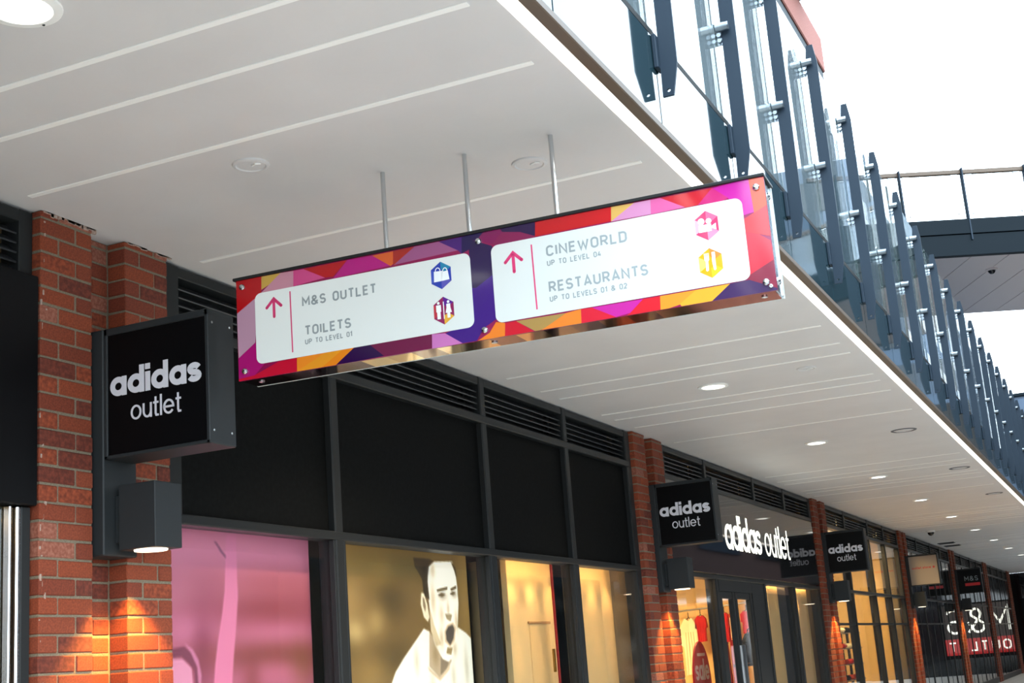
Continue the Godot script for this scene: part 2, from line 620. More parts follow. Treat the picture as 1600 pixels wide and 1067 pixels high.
# ---------------------------------------------------------------- brick piers
func brick(parent: Node3D, x0: float, x1: float, y0: float, y1: float, z0: float, z1: float, m: Material, mb: MB = null) -> void:
	var j := Vector3(rng.randf_range(-0.0025, 0.002), rng.randf_range(-0.001, 0.001), rng.randf_range(-0.001, 0.001))
	var size := Vector3(x1 - x0, y1 - y0, absf(z1 - z0))
	var at := V(x0, y0, minf(z0, z1)) + size / 2 + j
	if mb:
		mb.box(at - size / 2, at + size / 2, 0.004)
		return
	var key := "%.3f %.3f %.3f" % [size.x, size.y, size.z]
	if not brick_meshes.has(key):
		brick_meshes[key] = MB.new().box(-size / 2, size / 2, 0.0045).mesh()
	var o := MeshInstance3D.new()
	o.name = "brick"
	o.mesh = brick_meshes[key]
	o.material_override = m
	o.position = at - parent.position
	parent.add_child(o, true)

func build_piers() -> void:
	var where: Array[String] = [
		"red brick pier with a recessed channel, nearest the viewer, left of the pink window poster",
		"red brick pier between the cream window boards and the glossy black shop fascia",
		"slim far brick pier carrying the third dark projecting sign",
		"far brick pier carrying the white projecting sign"]
	for p in 7:
		var zo := -BAY * p
		var lab: String = where[p] if p < 4 else "dark far pier, %s beyond the white projecting sign" % nth(p - 4)
		var pier := thing("brick_pier", lab, "pier", V(-3.95, -1.25, zo - 4.52), "brick piers along the shopfronts")
		var core := MB.new()
		for q in [[-3.865, -4.124, -4.421], [-3.865, -4.641, -4.928], [-3.961, -4.4, -4.66]]:
			core.box(V(-4.25, -1.25, zo + q[2]), V(q[0], CEIL - 0.002, zo + q[1]))
		part(pier, "mortar", core, M.mortar)
		var far := [MB.new(), MB.new(), MB.new()]
		var g := 0.0045
		for k in range(-31, 14):
			var y0: float = maxf(1.012 + 0.0737 * k + g, -1.25)
			var y1: float = minf(1.012 + 0.0737 * (k + 1) - g, CEIL - 0.002)
			if y1 - y0 < 0.015:
				continue
			var odd := absi(k) % 2 == 1
			var zs := [[-4.12, -4.221, 0], [-4.229, -4.425, 0], [-4.637, -4.835, 0], [-4.843, -4.932, 0], [-4.43, -4.632, 1]]
			if not odd:
				zs = [[-4.12, -4.322, 0], [-4.33, -4.425, 0], [-4.637, -4.734, 0], [-4.742, -4.932, 0], [-4.43, -4.525, 1], [-4.533, -4.632, 1]]
			for q in zs:
				var xf := -3.86 if q[2] == 0 else -3.957
				var tone := rng.randi() % 6
				if p < 2:
					var limed: bool = rng.randf() < (0.4 if (q[2] == 1 and k > 2 or k > 12) else (0.12 if q[0] == -4.12 else 0.0))
					brick(pier, xf - 0.1, xf, y0, y1, zo + q[0], zo + q[1], M.brick_limed if limed else M["brick_%d" % tone])
				else:
					brick(pier, xf - 0.1, xf, y0, y1, zo + q[0], zo + q[1], null, far[tone % 3])
		if p >= 2:
			for k in 3:
				part(pier, "bricks", far[k], M["brick_%d" % (k + 1)]).set_meta("kind", "stuff")
		if p == 0:
			# lime and sealant runs at the pier's head and along its left arris
			var s := MB.new()
			for k in 46:
				var y := CEIL - 0.01 - k * 0.046 + rng.randf_range(-0.02, 0.02)
				if rng.randf() < 0.5:
					var z := -4.12 - rng.randf_range(-0.001, 0.03)
					s.box(V(-3.868, y - rng.randf_range(0.006, 0.03), z - rng.randf_range(0.004, 0.012)), V(-3.8585, y, z), 0.002)
			for k in 26:
				var z := -4.12 - rng.randf() * 0.3
				s.box(V(-3.87, CEIL - rng.randf_range(0.006, 0.022), z - rng.randf_range(0.01, 0.05)), V(-3.858, CEIL, z), 0.002)
				z = -4.637 - rng.randf() * 0.29
				s.box(V(-3.87, CEIL - rng.randf_range(0.004, 0.014), z - rng.randf_range(0.01, 0.05)), V(-3.858, CEIL, minf(z, -4.637)), 0.002)
			part(pier, "lime_run", s, M.lime_smear, "pale lime and sealant smears on the bricks").set_meta("kind", "stuff")

# ---------------------------------------------------------------- shopfront frames
func louvre(p: int, z0: float, z1: float, label: String) -> void:
	var g := thing("louvre_grille", label, "grille", V(-3.93, 1.72, (z0 + z1) / 2), "black louvre grilles under the soffit")
	part(g, "frame", B(-3.99, -3.897, 1.935, 1.985, z0, z1, 0.004), M.black_frame)
	part(g, "backing", B(-4.08, -4.06, 1.72, 1.985, z0, z1), M.louvre)
	var n := 5
	for k in n:
		var y := 1.738 + k * 0.041
		var b := Basis(Vector3(0, 0, 1), deg_to_rad(-38))
		var mb := MB.new().box(Vector3(-0.03, -0.0035, z1 + 0.004), Vector3(0.03, 0.0035, z0 - 0.004), 0.0, b, V(-3.935, y, 0))
		part(g, "slat", mb, M.louvre)

func build_shopfronts() -> void:
	var cuts := [-5.0, -6.41, -8.36, -9.85, -11.3]
	var spot_names: Array[String] = ["nearest bay", "second bay", "third bay", "fourth bay", "fifth bay", "sixth bay"]
	var pos: Array[String] = ["above the pink poster", "above the shouting man poster", "above the first cream board", "above the last cream board beside the pier"]
	var pos2: Array[String] = ["first in the bay behind the second projecting sign", "second in the bay of the lit letters", "above the lit white letters' far end", "last before the third pier"]
	for p in 6:
		var zo := -BAY * p
		var f := thing("shopfront_frame", ["black shopfront frame around the two posters and cream boards", "black shopfront frame around the glass doors and the lit fascia letters", "tall black shopfront frame with glazed upper lights", "black shopfront frame beyond the white projecting sign", "far black shopfront frame behind the red and black projecting sign", "farthest black shopfront frame at the corridor's end"][p], "shopfront", V(-3.93, -1.25, zo - 8.15), "black shopfront frames")
		for k in 5:
			var z: float = zo + cuts[k]
			var w := 0.04 if k > 0 and k < 4 else 0.06
			part(f, "mullion", B(-4.01, -3.892, 0.78 if k == 0 else -1.25, 1.99, z - w, z + w, 0.008), M.black_frame)
		part(f, "ledge", B(-4.0, -3.885, 1.668, 1.722, zo - 11.3, zo - 4.97, 0.006), M.black_frame)
		part(f, "transom", B(-4.0, -3.888, 0.766, 0.812, zo - 11.3, zo - 4.97, 0.006), M.black_frame)
		part(f, "threshold", B(-4.0, -3.88, -1.25, -1.1, zo - 11.3, zo - 4.97, 0.01), M.black_frame)
		if p == 0:
			for k in 4:
				part(f, "fascia_panel", B(-3.96, -3.935, 0.812, 1.668, cuts[k] - 0.04, cuts[k + 1] + 0.04), M.black_panel)
		elif p == 1:
			part(f, "fascia_panel", B(-3.96, -3.884, 0.816, 1.664, zo - 11.34, zo - 4.95, 0.003), M.gloss_black, "mirror-black fascia panel behind the lit letters")
		for k in 4:
			var where: String = "in the %s, %s from the near end" % [spot_names[p], ORD[k]]
			if p == 0:
				where = pos[k]
			elif p == 1:
				where = pos2[k]
			louvre(p, zo + cuts[k] - 0.045, zo + cuts[k + 1] + 0.045, "black louvre grille " + where)
	# glass: one window per opening
	var n := 1
	for p in 6:
		var zo := -BAY * p
		for k in 4:
			var z0: float = zo + (cuts[k] - 0.04 if k > 0 else -4.94)
			var z1: float = zo + cuts[k + 1] + 0.04
			if p == 1 and k == 1:
				continue
			var w := setting("window_%d" % n, V(-3.93, -1.1, (z0 + z1) / 2))
			n += 1
			var gx := -3.936 if p < 3 else -3.912
			part(w, "pane", B(gx, gx + 0.008, -1.1, 0.766, z0, z1), M.clear_glass if p < 3 else M.dark_glass)
			if p >= 2:
				part(w, "upper_pane", B(gx, gx + 0.008, 0.812, 1.668, z0, z1), M.clear_glass)
			if p < 2:
				for s in [z0 - 0.012, z1 + 0.012]:
					part(w, "bead", B(-3.93, -3.895, -1.1, 0.766, s - 0.01, s + 0.01, 0.003), M.black_frame)
			else:
				part(w, "glazing_bar", B(-3.95, -3.9, 0.30, 0.33, z0, z1), M.black_frame)
				if p > 2:
					part(w, "glazing_bar", B(-3.95, -3.9, -1.1, 1.668, (z0 + z1) / 2 - 0.015, (z0 + z1) / 2 + 0.015), M.black_frame)
	# the neighbouring shop at the left edge
	var s0 := thing("neighbour_fascia", "plain black fascia panel at the photo's left edge, before the nearest pier", "fascia", V(-3.9, 0.77, -3.0))
	part(s0, "panel", B(-3.95, -3.858, 0.772, 1.707, -4.107, -0.6, 0.004), M.black_face)
	louvre(9, -0.6, -4.04, "black louvre grille at the photo's left edge above the plain fascia panel")
	var f0 := setting("window_42", V(-3.93, -1.25, -4.0), "dark window frame with polished bars at the photo's left edge")
	part(f0, "post", B(-4.0, -3.89, -1.25, 0.77, -4.105, -4.055, 0.004), M.black_frame)
	part(f0, "polished_bar", B(-3.93, -3.885, -1.25, 0.77, -4.05, -4.028, 0.006), M.chrome_bar, "polished steel glazing bar")
	part(f0, "polished_bar", B(-3.93, -3.895, -1.25, 0.77, -4.014, -4.0, 0.004), M.chrome_bar, "polished steel glazing bar")
	part(f0, "top_post", B(-4.0, -3.9, 1.70, 1.99, -4.115, -4.04, 0.004), M.black_frame)
	var w0 := setting("window_40")
	part(w0, "pane", B(-3.94, -3.932, -1.25, 0.77, -4.0, -1.0), M.tint_glass)
	part(setting("wall_back"), "inner_wall", B(-5.5, -5.3, -1.25, 1.0, -4.4, 0), M.warm_wall)
	var l0 := thing("shop_strip_light", "warm strip light inside the neighbouring shop, left of the nearest pier", "lamp", V(-4.9, 0.9, -2.6))
	part(l0, "lamp_tube", B(-4.95, -4.85, 0.9, 0.93, -3.6, -1.6), M.shop_glow)
	area(l0, "lamp", V(-4.9, 0.89, -2.6), Vector3.DOWN, 0.1, 2.0, 0.5, "ffc880")

# ---------------------------------------------------------------- window posters and boards
func paint(w: int, h: int, base: Color, blobs: Array, polys: Array, tones := []) -> ImageTexture:
	var small_w := 48
	var small_h := 60
	var im := Image.create(small_w, small_h, false, Image.FORMAT_RGB8)
	for y in small_h:
		for x in small_w:
			var c := base
			for b in blobs:
				var d := Vector2((float(x) / small_w - b[0]) / b[2], (float(y) / small_h - b[1]) / b[3]).length_squared()
				if d < 9:
					c = c.lerp(b[4], exp(-d) * b[5])
			im.set_pixel(x, y, c)
	im.resize(w * 2, h * 2, Image.INTERPOLATE_CUBIC)
	for q in polys:
		var pts: Array = q[1]
		var col := Color(q[0])
		var lo := 1e9
		var hi := -1e9
		for p in pts:
			lo = minf(lo, p.y)
			hi = maxf(hi, p.y)
		for row in range(maxi(0, int(lo * h * 2)), mini(h * 2, int(hi * h * 2) + 1)):
			var y := (row + 0.5) / (h * 2)
			var xs := []
			for i in pts.size():
				var a: Vector2 = pts[i]
				var b: Vector2 = pts[(i + 1) % pts.size()]
				if (a.y <= y) != (b.y <= y):
					xs.append(a.x + (b.x - a.x) * (y - a.y) / (b.y - a.y))
			xs.sort()
			for i in range(0, xs.size() - 1, 2):
				var x0 := clampi(int(xs[i] * w * 2), 0, w * 2)
				var x1 := clampi(int(xs[i + 1] * w * 2), 0, w * 2)
				im.fill_rect(Rect2i(x0, row, x1 - x0, 1), col)
	im.resize(w, h, Image.INTERPOLATE_LANCZOS)
	im.resize(w / 2, h / 2, Image.INTERPOLATE_LANCZOS)
	for b in tones:
		for y in range(maxi(0, int((b[1] - 2 * b[3]) * h / 2)), mini(h / 2, int((b[1] + 2 * b[3]) * h / 2))):
			for x in range(maxi(0, int((b[0] - 2 * b[2]) * w / 2)), mini(w / 2, int((b[0] + 2 * b[2]) * w / 2))):
				var d := Vector2((x * 2.0 / w - b[0]) / b[2], (y * 2.0 / h - b[1]) / b[3]).length_squared()
				var c := im.get_pixel(x, y)
				im.set_pixel(x, y, c.lerp(b[4], exp(-d * 1.6) * b[5]))
	return ImageTexture.create_from_image(im)

func lightbox(called: String, label: String, z0: float, z1: float, tex: Texture2D, glow: float, u0 := 0.0, ink := "ffffff") -> void:
	var o := thing(called, label, "poster", V(-4.06, -1.0, (z0 + z1) / 2), "lightbox posters in the window")
	part(o, "lightbox_case", B(-4.16, -4.064, -1.0, 0.86, z0, z1, 0.004), M.grey_case)
	var m := StandardMaterial3D.new()
	m.resource_name = called + "_print"
	m.albedo_texture = tex
	m.albedo_color = Color(ink)
	m.roughness = 0.5
	m.emission_enabled = true
	m.emission = Color(1, 1, 1)
	m.emission_operator = BaseMaterial3D.EMISSION_OP_MULTIPLY
	m.emission_texture = tex
	m.emission_energy_multiplier = glow
	var mb := MB.new()
	mb.tri(V(-4.06, -1.0, z0), V(-4.06, -1.0, z1), V(-4.06, 0.86, z1), Vector3.ZERO, Vector3.ZERO, Vector3.ZERO, Vector2(u0, 1), Vector2(1, 1), Vector2(1, 0))
	mb.tri(V(-4.06, -1.0, z0), V(-4.06, 0.86, z1), V(-4.06, 0.86, z0), Vector3.ZERO, Vector3.ZERO, Vector3.ZERO, Vector2(u0, 1), Vector2(1, 0), Vector2(u0, 0))
	mb.quad(V(-4.064, -1.0, z1), V(-4.064, -1.0, z0), V(-4.064, 0.86, z0), V(-4.064, 0.86, z1))
	part(o, "lightbox_print", mb, m)
	area(o, "lightbox_lamp", V(-4.05, -0.07, (z0 + z1) / 2), Vector3(1, 0, 0), 1.3, absf(z1 - z0) * 0.95, glow * 0.3, "ffe8e0")

func build_displays() -> void:
	var pink := [
		[0.2, 0.1, 0.5, 0.10, Color("f7a0cf"), 0.8], [0.75, 0.08, 0.5, 0.07, Color("f59acb"), 0.8], [0.3, 0.16, 0.3, 0.06, Color("c57aa0"), 0.6], [0.8, 0.17, 0.35, 0.06, Color("c06a80"), 0.8],
		[0.3, 0.21, 0.3, 0.04, Color("d88ab2"), 0.6], [0.75, 0.24, 0.4, 0.05, Color("9c4a5a"), 0.8], [0.4, 0.24, 0.12, 0.1, Color("a8587c"), 0.5], [0.3, 0.29, 0.14, 0.04, Color("e890c4"), 0.8],
		[0.8, 0.305, 0.3, 0.035, Color("d880ae"), 0.8], [0.36, 0.35, 0.06, 0.1, Color("94456a"), 0.8], [0.75, 0.36, 0.4, 0.04, Color("8c4a48"), 0.85], [0.92, 0.39, 0.08, 0.06, Color("7c5030"), 0.6],
		[0.75, 0.41, 0.14, 0.035, Color("d27aa2"), 0.7], [0.62, 0.43, 0.05, 0.06, Color("8a4448"), 0.6], [0.5, 0.7, 0.6, 0.2, Color("a05a70"), 0.7]]
	var t1 := paint(300, 372, Color("c8709a"), pink, [
		["f090c8", [Vector2(0.507, 0.05), Vector2(0.562, 0.05), Vector2(0.563, 0.169), Vector2(0.564, 0.215), Vector2(0.549, 0.295), Vector2(0.533, 0.366), Vector2(0.516, 0.46), Vector2(0.5, 0.8), Vector2(0.4, 0.8), Vector2(0.419, 0.46), Vector2(0.433, 0.383), Vector2(0.448, 0.332), Vector2(0.475, 0.258), Vector2(0.492, 0.197)]],
		["9a5a86", [Vector2(0.439, 0.07), Vector2(0.455, 0.071), Vector2(0.481, 0.091), Vector2(0.505, 0.106), Vector2(0.501, 0.112), Vector2(0.472, 0.096), Vector2(0.456, 0.081)]],
		["f6a8da", [Vector2(0.15, 0.365), Vector2(0.269, 0.369), Vector2(0.312, 0.391), Vector2(0.325, 0.47), Vector2(0.15, 0.5)]],
		["8a4668", [Vector2(0.15, 0.35), Vector2(0.278, 0.338), Vector2(0.31, 0.355), Vector2(0.335, 0.38), Vector2(0.345, 0.42), Vector2(0.34, 0.46), Vector2(0.332, 0.445), Vector2(0.326, 0.398), Vector2(0.298, 0.378), Vector2(0.262, 0.362), Vector2(0.15, 0.37)]],
		["d888bc", [Vector2(0.28, 0.33), Vector2(0.32, 0.345), Vector2(0.348, 0.372), Vector2(0.362, 0.41), Vector2(0.352, 0.46), Vector2(0.344, 0.43), Vector2(0.34, 0.39), Vector2(0.31, 0.355)]]])
	lightbox("lightbox_poster", "pink tinted window poster of a raised arm and blurred crowd", -4.95, -6.352, t1, 0.12, 0.0667, "e6e0cc")
	var sepia := [
		[0.15, 0.08, 0.3, 0.05, Color("86692f"), 0.8], [0.55, 0.08, 0.3, 0.05, Color("5c4c22"), 0.8], [0.4, 0.13, 0.08, 0.06, Color("8f7238"), 0.7], [0.2, 0.2, 0.09, 0.08, Color("a58650"), 0.7], [0.45, 0.2, 0.1, 0.07, Color("4a3a1a"), 0.8],
		[0.22, 0.3, 0.07, 0.04, Color("ccb074"), 0.8], [0.35, 0.27, 0.06, 0.05, Color("b2945a"), 0.7], [0.12, 0.36, 0.1, 0.05, Color("5a4a24"), 0.8], [0.45, 0.38, 0.12, 0.06, Color("4e3e1c"), 0.8],
		[0.3, 0.43, 0.1, 0.06, Color("9a7a40"), 0.7], [0.97, 0.2, 0.05, 0.2, Color("9c7c42"), 0.7], [0.4, 0.7, 0.6, 0.2, Color("6a5a30"), 0.8]]
	var t2 := paint(360, 372, Color("745a2e"), sepia, [
		["f4f0dc", [Vector2(0.36, 0.6), Vector2(0.428, 0.476), Vector2(0.465, 0.432), Vector2(0.522, 0.39), Vector2(0.612, 0.332), Vector2(0.663, 0.298), Vector2(0.7, 0.308), Vector2(0.727, 0.342), Vector2(0.794, 0.396), Vector2(0.834, 0.411), Vector2(0.875, 0.353), Vector2(0.906, 0.294), Vector2(0.965, 0.314), Vector2(1.015, 0.34), Vector2(1.012, 1.0), Vector2(0.36, 1.0)]],
		["bda684", [Vector2(0.678, 0.285), Vector2(0.7, 0.308), Vector2(0.686, 0.422), Vector2(0.753, 0.461), Vector2(0.809, 0.439), Vector2(0.846, 0.406), Vector2(0.816, 0.386), Vector2(0.738, 0.342)]],
		["8c7a60", [Vector2(0.77, 0.39), Vector2(0.83, 0.405), Vector2(0.8, 0.44), Vector2(0.76, 0.452)]],
		["fff8e4", [Vector2(0.719, 0.086), Vector2(0.762, 0.073), Vector2(0.894, 0.067), Vector2(0.913, 0.093), Vector2(0.921, 0.153), Vector2(0.923, 0.214), Vector2(0.908, 0.284), Vector2(0.886, 0.343), Vector2(0.859, 0.392), Vector2(0.824, 0.411), Vector2(0.782, 0.4), Vector2(0.736, 0.356), Vector2(0.711, 0.304), Vector2(0.711, 0.227), Vector2(0.703, 0.169)]],
		["3a2c14", [Vector2(0.619, 0.066), Vector2(0.732, 0.066), Vector2(0.762, 0.073), Vector2(0.723, 0.091), Vector2(0.707, 0.135), Vector2(0.714, 0.203), Vector2(0.677, 0.189), Vector2(0.671, 0.136), Vector2(0.648, 0.113), Vector2(0.625, 0.095)]],
		["4a3a1c", [Vector2(0.883, 0.066), Vector2(0.919, 0.088), Vector2(0.921, 0.128), Vector2(0.906, 0.098)]],
		["efe0bc", [Vector2(0.66, 0.18), Vector2(0.678, 0.182), Vector2(0.697, 0.217), Vector2(0.707, 0.261), Vector2(0.694, 0.277), Vector2(0.668, 0.261), Vector2(0.651, 0.218)]],
		["8a7450", [Vector2(0.668, 0.195), Vector2(0.678, 0.2), Vector2(0.686, 0.225), Vector2(0.68, 0.245), Vector2(0.668, 0.225)]],
		["dcc79c", [Vector2(0.711, 0.227), Vector2(0.735, 0.284), Vector2(0.778, 0.352), Vector2(0.741, 0.356), Vector2(0.711, 0.308)]],
		["5c4a28", [Vector2(0.769, 0.168), Vector2(0.848, 0.157), Vector2(0.845, 0.166), Vector2(0.772, 0.175)]],
		["5c4a28", [Vector2(0.869, 0.163), Vector2(0.913, 0.151), Vector2(0.914, 0.16), Vector2(0.874, 0.17)]],
		["4c3e28", [Vector2(0.774, 0.187), Vector2(0.802, 0.178), Vector2(0.831, 0.183), Vector2(0.805, 0.192)]],
		["4c3e28", [Vector2(0.862, 0.181), Vector2(0.885, 0.172), Vector2(0.907, 0.176), Vector2(0.886, 0.185)]],
		["a4906a", [Vector2(0.819, 0.249), Vector2(0.87, 0.251), Vector2(0.856, 0.275), Vector2(0.828, 0.266)]],
		["d9bf96", [Vector2(0.828, 0.287), Vector2(0.873, 0.278), Vector2(0.892, 0.296), Vector2(0.878, 0.338), Vector2(0.841, 0.362), Vector2(0.806, 0.343), Vector2(0.806, 0.309)]],
		["544a40", [Vector2(0.835, 0.293), Vector2(0.868, 0.286), Vector2(0.881, 0.3), Vector2(0.869, 0.333), Vector2(0.842, 0.355), Vector2(0.818, 0.338), Vector2(0.816, 0.31)]],
		["9c8458", [Vector2(0.82, 0.362), Vector2(0.858, 0.363), Vector2(0.846, 0.387), Vector2(0.811, 0.382)]],
		["d8c09a", [Vector2(0.674, 0.421), Vector2(0.751, 0.46), Vector2(0.833, 0.418), Vector2(0.827, 0.435), Vector2(0.754, 0.471), Vector2(0.684, 0.437)]]], [
		[0.805, 0.185, 0.035, 0.018, Color("8a7044"), 0.55], [0.89, 0.178, 0.025, 0.016, Color("8a7044"), 0.55], [0.84, 0.23, 0.012, 0.03, Color("c8ac78"), 0.6], [0.79, 0.25, 0.02, 0.04, Color("d2b684"), 0.55],
		[0.735, 0.2, 0.02, 0.06, Color("cdb17c"), 0.6], [0.895, 0.27, 0.015, 0.04, Color("c4a670"), 0.6], [0.78, 0.33, 0.02, 0.04, Color("b89860"), 0.55], [0.87, 0.365, 0.02, 0.03, Color("b89860"), 0.5],
		[0.73, 0.38, 0.03, 0.05, Color("8c7448"), 0.6], [0.6, 0.4, 0.02, 0.05, Color("b8ac88"), 0.5], [0.95, 0.43, 0.02, 0.08, Color("b8ac88"), 0.5], [0.7, 0.5, 0.02, 0.09, Color("c4b894"), 0.5], [0.85, 0.46, 0.02, 0.06, Color("c0b48e"), 0.5],
		[0.745, 0.1, 0.02, 0.03, Color("b89a62"), 0.5], [0.69, 0.1, 0.03, 0.03, Color("2c200e"), 0.6]])
	lightbox("lightbox_poster", "sepia window poster of a shouting man in a white shirt", -6.69, -8.276, t2, 0.55, 0.1765)
	var d1 := thing("display_board", "cream display board with a small inset door, in the third window", "display board", V(-4.2, -1.25, -9.65), "cream boards in the window")
	part(d1, "board", B(-4.26, -4.21, -1.25, 0.86, -9.245, -10.075, 0.003), M.cream_board)
	part(d1, "door", B(-4.21, -4.202, -1.2, 0.345, -9.58, -9.95, 0.003), M.cream)
	part(d1, "door_head", B(-4.21, -4.195, 0.345, 0.363, -9.56, -9.97, 0.002), M.warm_wall)
	part(d1, "handle", B(-4.21, -4.19, -0.02, 0.155, -9.99, -10.01, 0.003), M.brass)
	part(d1, "edge_strip", B(-4.26, -4.2, -1.25, 0.86, -10.075, -10.107, 0.002), M.dark_red_cloth)
	var d0 := thing("display_column", "tall pale round column left of the cream board in the third window", "column", V(-4.58, -1.25, -9.74))
	part(d0, "shaft", MB.new().lathe([Vector2(0.0, 0), Vector2(0.17, 0), Vector2(0.17, 2.1), Vector2(0, 2.1)], V(-4.58, -1.25, -9.74), Vector3.UP, 28), M.cream_board)
	var d2 := thing("display_board", "plain cream display board in the fourth window beside the second pier", "display board", V(-4.2, -1.25, -11.05), "cream boards in the window")
	part(d2, "board", B(-4.26, -4.2, -1.25, 0.86, -10.5, -11.6, 0.003), M.cream_board)
	var k := 0
	for z in [-9.5, -10.75]:
		var l := thing("added_display_light", "added unseen warm strip light above the %s cream board" % ["first", "plain second"][k], "lamp", V(-3.99, 0.83, z), "added strip lights above the cream boards")
		part(l, "lamp_tube", B(-3.985, -3.955, 0.835, 0.85, z - 0.5, z + 0.5), M.shop_glow)
		area(l, "lamp", V(-3.97, 0.83, z), Vector3(-0.25, -1, 0), 0.03, 1.0, 0.9, "ffcc80")
		for s in [-0.45, -0.1, 0.25]:  # unseen spots added to brighten the cream boards
			spot(l, V(-3.975, 0.825, z + s), Vector3(-0.225, -0.58, -0.1), 30, 1.8, "ffd08a", 0.04, 1.0)
			spot(l, V(-3.975, 0.825, z + s), Vector3(-0.225, -1.15, -0.15), 12, 5.0, "ffd08a", 0.04, 1.0)
		k += 1
	part(setting("wall_window_back"), "lining", B(-5.2, -5.1, -1.25, 1.0, -11.8, -4.7), M.dark_wall)
	part(setting("trim_3"), "window_head", B(-5.1, -3.95, 0.87, 0.93, -11.75, -4.75), M.dark_wall)

# ---------------------------------------------------------------- the sports shop behind the second and third fronts
func build_shop() -> void:
	part(setting("ceiling_shop"), "shop_ceiling", B(-9.2, -4.3, 1.30, 1.36, -18.9, -12.1), M.warm_wall)
	part(setting("wall_shop_rear"), "shop_rear", B(-9.2, -9.1, -1.25, 1.98, -26.4, -12.0), M.cream)
	part(setting("wall_shop_end"), "cream_lining", B(-9.2, -4.28, -1.25, 1.98, -26.34, -26.3), M.cream)
	part(setting("wall_display"), "display_wall", B(-8.0, -4.5, -1.25, 0.69, -17.35, -17.2), M.cream)
	part(setting("wall_shop_inner"), "upper_rear", B(-7.2, -7.1, -1.25, 1.98, -26.0, -19.6), M.cream)
	var k := 0
	for q in [[-5.2, 1.28, -14.8], [-6.8, 1.28, -15.5], [-4.5, 1.9, -21.5], [-4.5, 1.9, -24.3]]:
		var l := thing("shop_ceiling_light", "warm ceiling light panel inside the sports shop, %s counted from the glass doors" % ORD[k], "lamp", V(q[0], q[1], q[2]), "lights inside the sports shop")
		part(l, "lamp_panel", B(q[0] - 0.3, q[0] + 0.3, q[1], q[1] + 0.03, q[2] - 0.6, q[2] + 0.6), M.shop_glow)
		area(l, "lamp", V(q[0], q[1] - 0.01, q[2]), Vector3.DOWN, 0.6, 1.2, 18.0 if k < 2 else 16.0, "ffd894")
		k += 1
	# doors
	var d := setting("door_1", V(-3.93, -1.25, -14.4))
	part(d, "header", B(-3.97, -3.90, 0.65, 0.766, -13.76, -15.06), M.black_frame)
	for q in [[-13.74, -13.86], [-14.26, -14.34], [-14.36, -14.44], [-14.96, -15.06]]:
		part(d, "stile", B(-3.96, -3.905, -1.2, 0.65, q[0], q[1], 0.006), M.black_frame)
	for q in [[-13.86, -14.26], [-14.44, -14.96]]:
		part(d, "rail", B(-3.955, -3.91, 0.58, 0.65, q[0], q[1], 0.004), M.black_frame)
		part(d, "leaf_pane", B(-3.936, -3.93, -1.2, 0.58, q[0], q[1]), M.clear_glass)
	part(d, "closer_panel", B(-3.98, -3.90, -1.25, 0.766, -15.06, -15.62, 0.006), M.black_frame)
	for z in [-14.3, -14.42]:
		part(d, "door_handle", B(-3.90, -3.87, -0.5, 0.1, z - 0.012, z + 0.012, 0.005), M.brushed)
	part(setting("window_41"), "reflection_pane", B(-4.1, -4.08, -1.2, 0.766, -13.95, -14.3), M.tint_glass)  # a see-through reflection, painted as a tinted glass sheet
	# garments on a rail in front of the display wall
	var r := thing("clothes_rail", "straight steel clothes rail on the cream wall behind the shop doors", "rail", V(-4.95, 0.6, -16.95))
	part(r, "bar", MB.new().rod(V(-5.5, 0.585, -16.95), V(-4.38, 0.63, -16.95), 0.012), M.brushed)
	for x in [-5.45, -4.95, -4.42]:
		part(r, "bracket", MB.new().rod(V(x, 0.6, -16.95), V(x, 0.6, -17.2), 0.009, 8), M.brushed)
	garment(-5.36, -5.13, 0.50, -0.20, "cream_cloth", "long cream coat hanging beside the lit pier, first on the rail", "coat")
	garment(-5.16, -5.01, 0.52, 0.19, "red_cloth", "red jersey hanging next to the long cream coat", "jersey")
	garment(-4.84, -4.71, 0.53, 0.16, "red_cloth", "plain red jersey in the left leaf of the glass doors", "jersey")
	garment(-4.73, -4.60, 0.525, 0.20, "orange_cloth", "orange striped jersey between the two door leaves", "jersey", true)
	garment(-4.57, -4.41, 0.53, 0.25, "red_cloth", "red jersey in the right leaf of the glass doors, above the black rucksack", "jersey")
	garment(-4.88, -4.76, 0.18, -0.36, "dark_red_cloth", "dark red trousers hanging below the plain red jersey", "trousers")
	garment(-4.74, -4.64, 0.19, -0.36, "dark_red_cloth", "dark red trousers hanging below the orange striped jersey", "trousers")
	var g := thing("rucksack", "black rucksack standing on the hooped stand behind the doors", "bag", V(-4.12, -0.1, -15.6))
	part(g, "bag_body", MB.new().lathe([Vector2(0, 0), Vector2(0.09, 0.01), Vector2(0.105, 0.1), Vector2(0.095, 0.24), Vector2(0.05, 0.33), Vector2(0, 0.345)], V(-4.13, -0.1, -15.6), Vector3.UP, 16), M.black_panel)
	part(g, "grab_loop", MB.new().tube([V(-4.15, 0.235, -15.6), V(-4.14, 0.28, -15.6), V(-4.11, 0.28, -15.6), V(-4.1, 0.235, -15.6)], 0.007), M.black_panel)
	var h := thing("hooped_stand", "brass display stand with an arched hoop under the rucksack", "stand", V(-4.2, -1.25, -15.55))
	for s in [-0.115, 0.115]:
		part(h, "leg", MB.new().rod(V(-4.18 + s, -1.25, -15.55), V(-4.18 + s, -0.15, -15.55), 0.012), M.brass)
	var hoop := []
	for i in 13:
		hoop.append(V(-4.18 + 0.115 * cos(PI * i / 12), -0.15 + 0.14 * sin(PI * i / 12), -15.55))
	part(h, "hoop", MB.new().tube(hoop, 0.012), M.brass)
	part(h, "shelf", B(-4.32, -4.04, -0.13, -0.1, -15.72, -15.48, 0.004), M.black_panel)
	# arched red sale boards
	sale_board(V(-4.26, -1.25, -14.0), 0.30, 1.42, "red arched sale board standing behind the glass left of the doors")
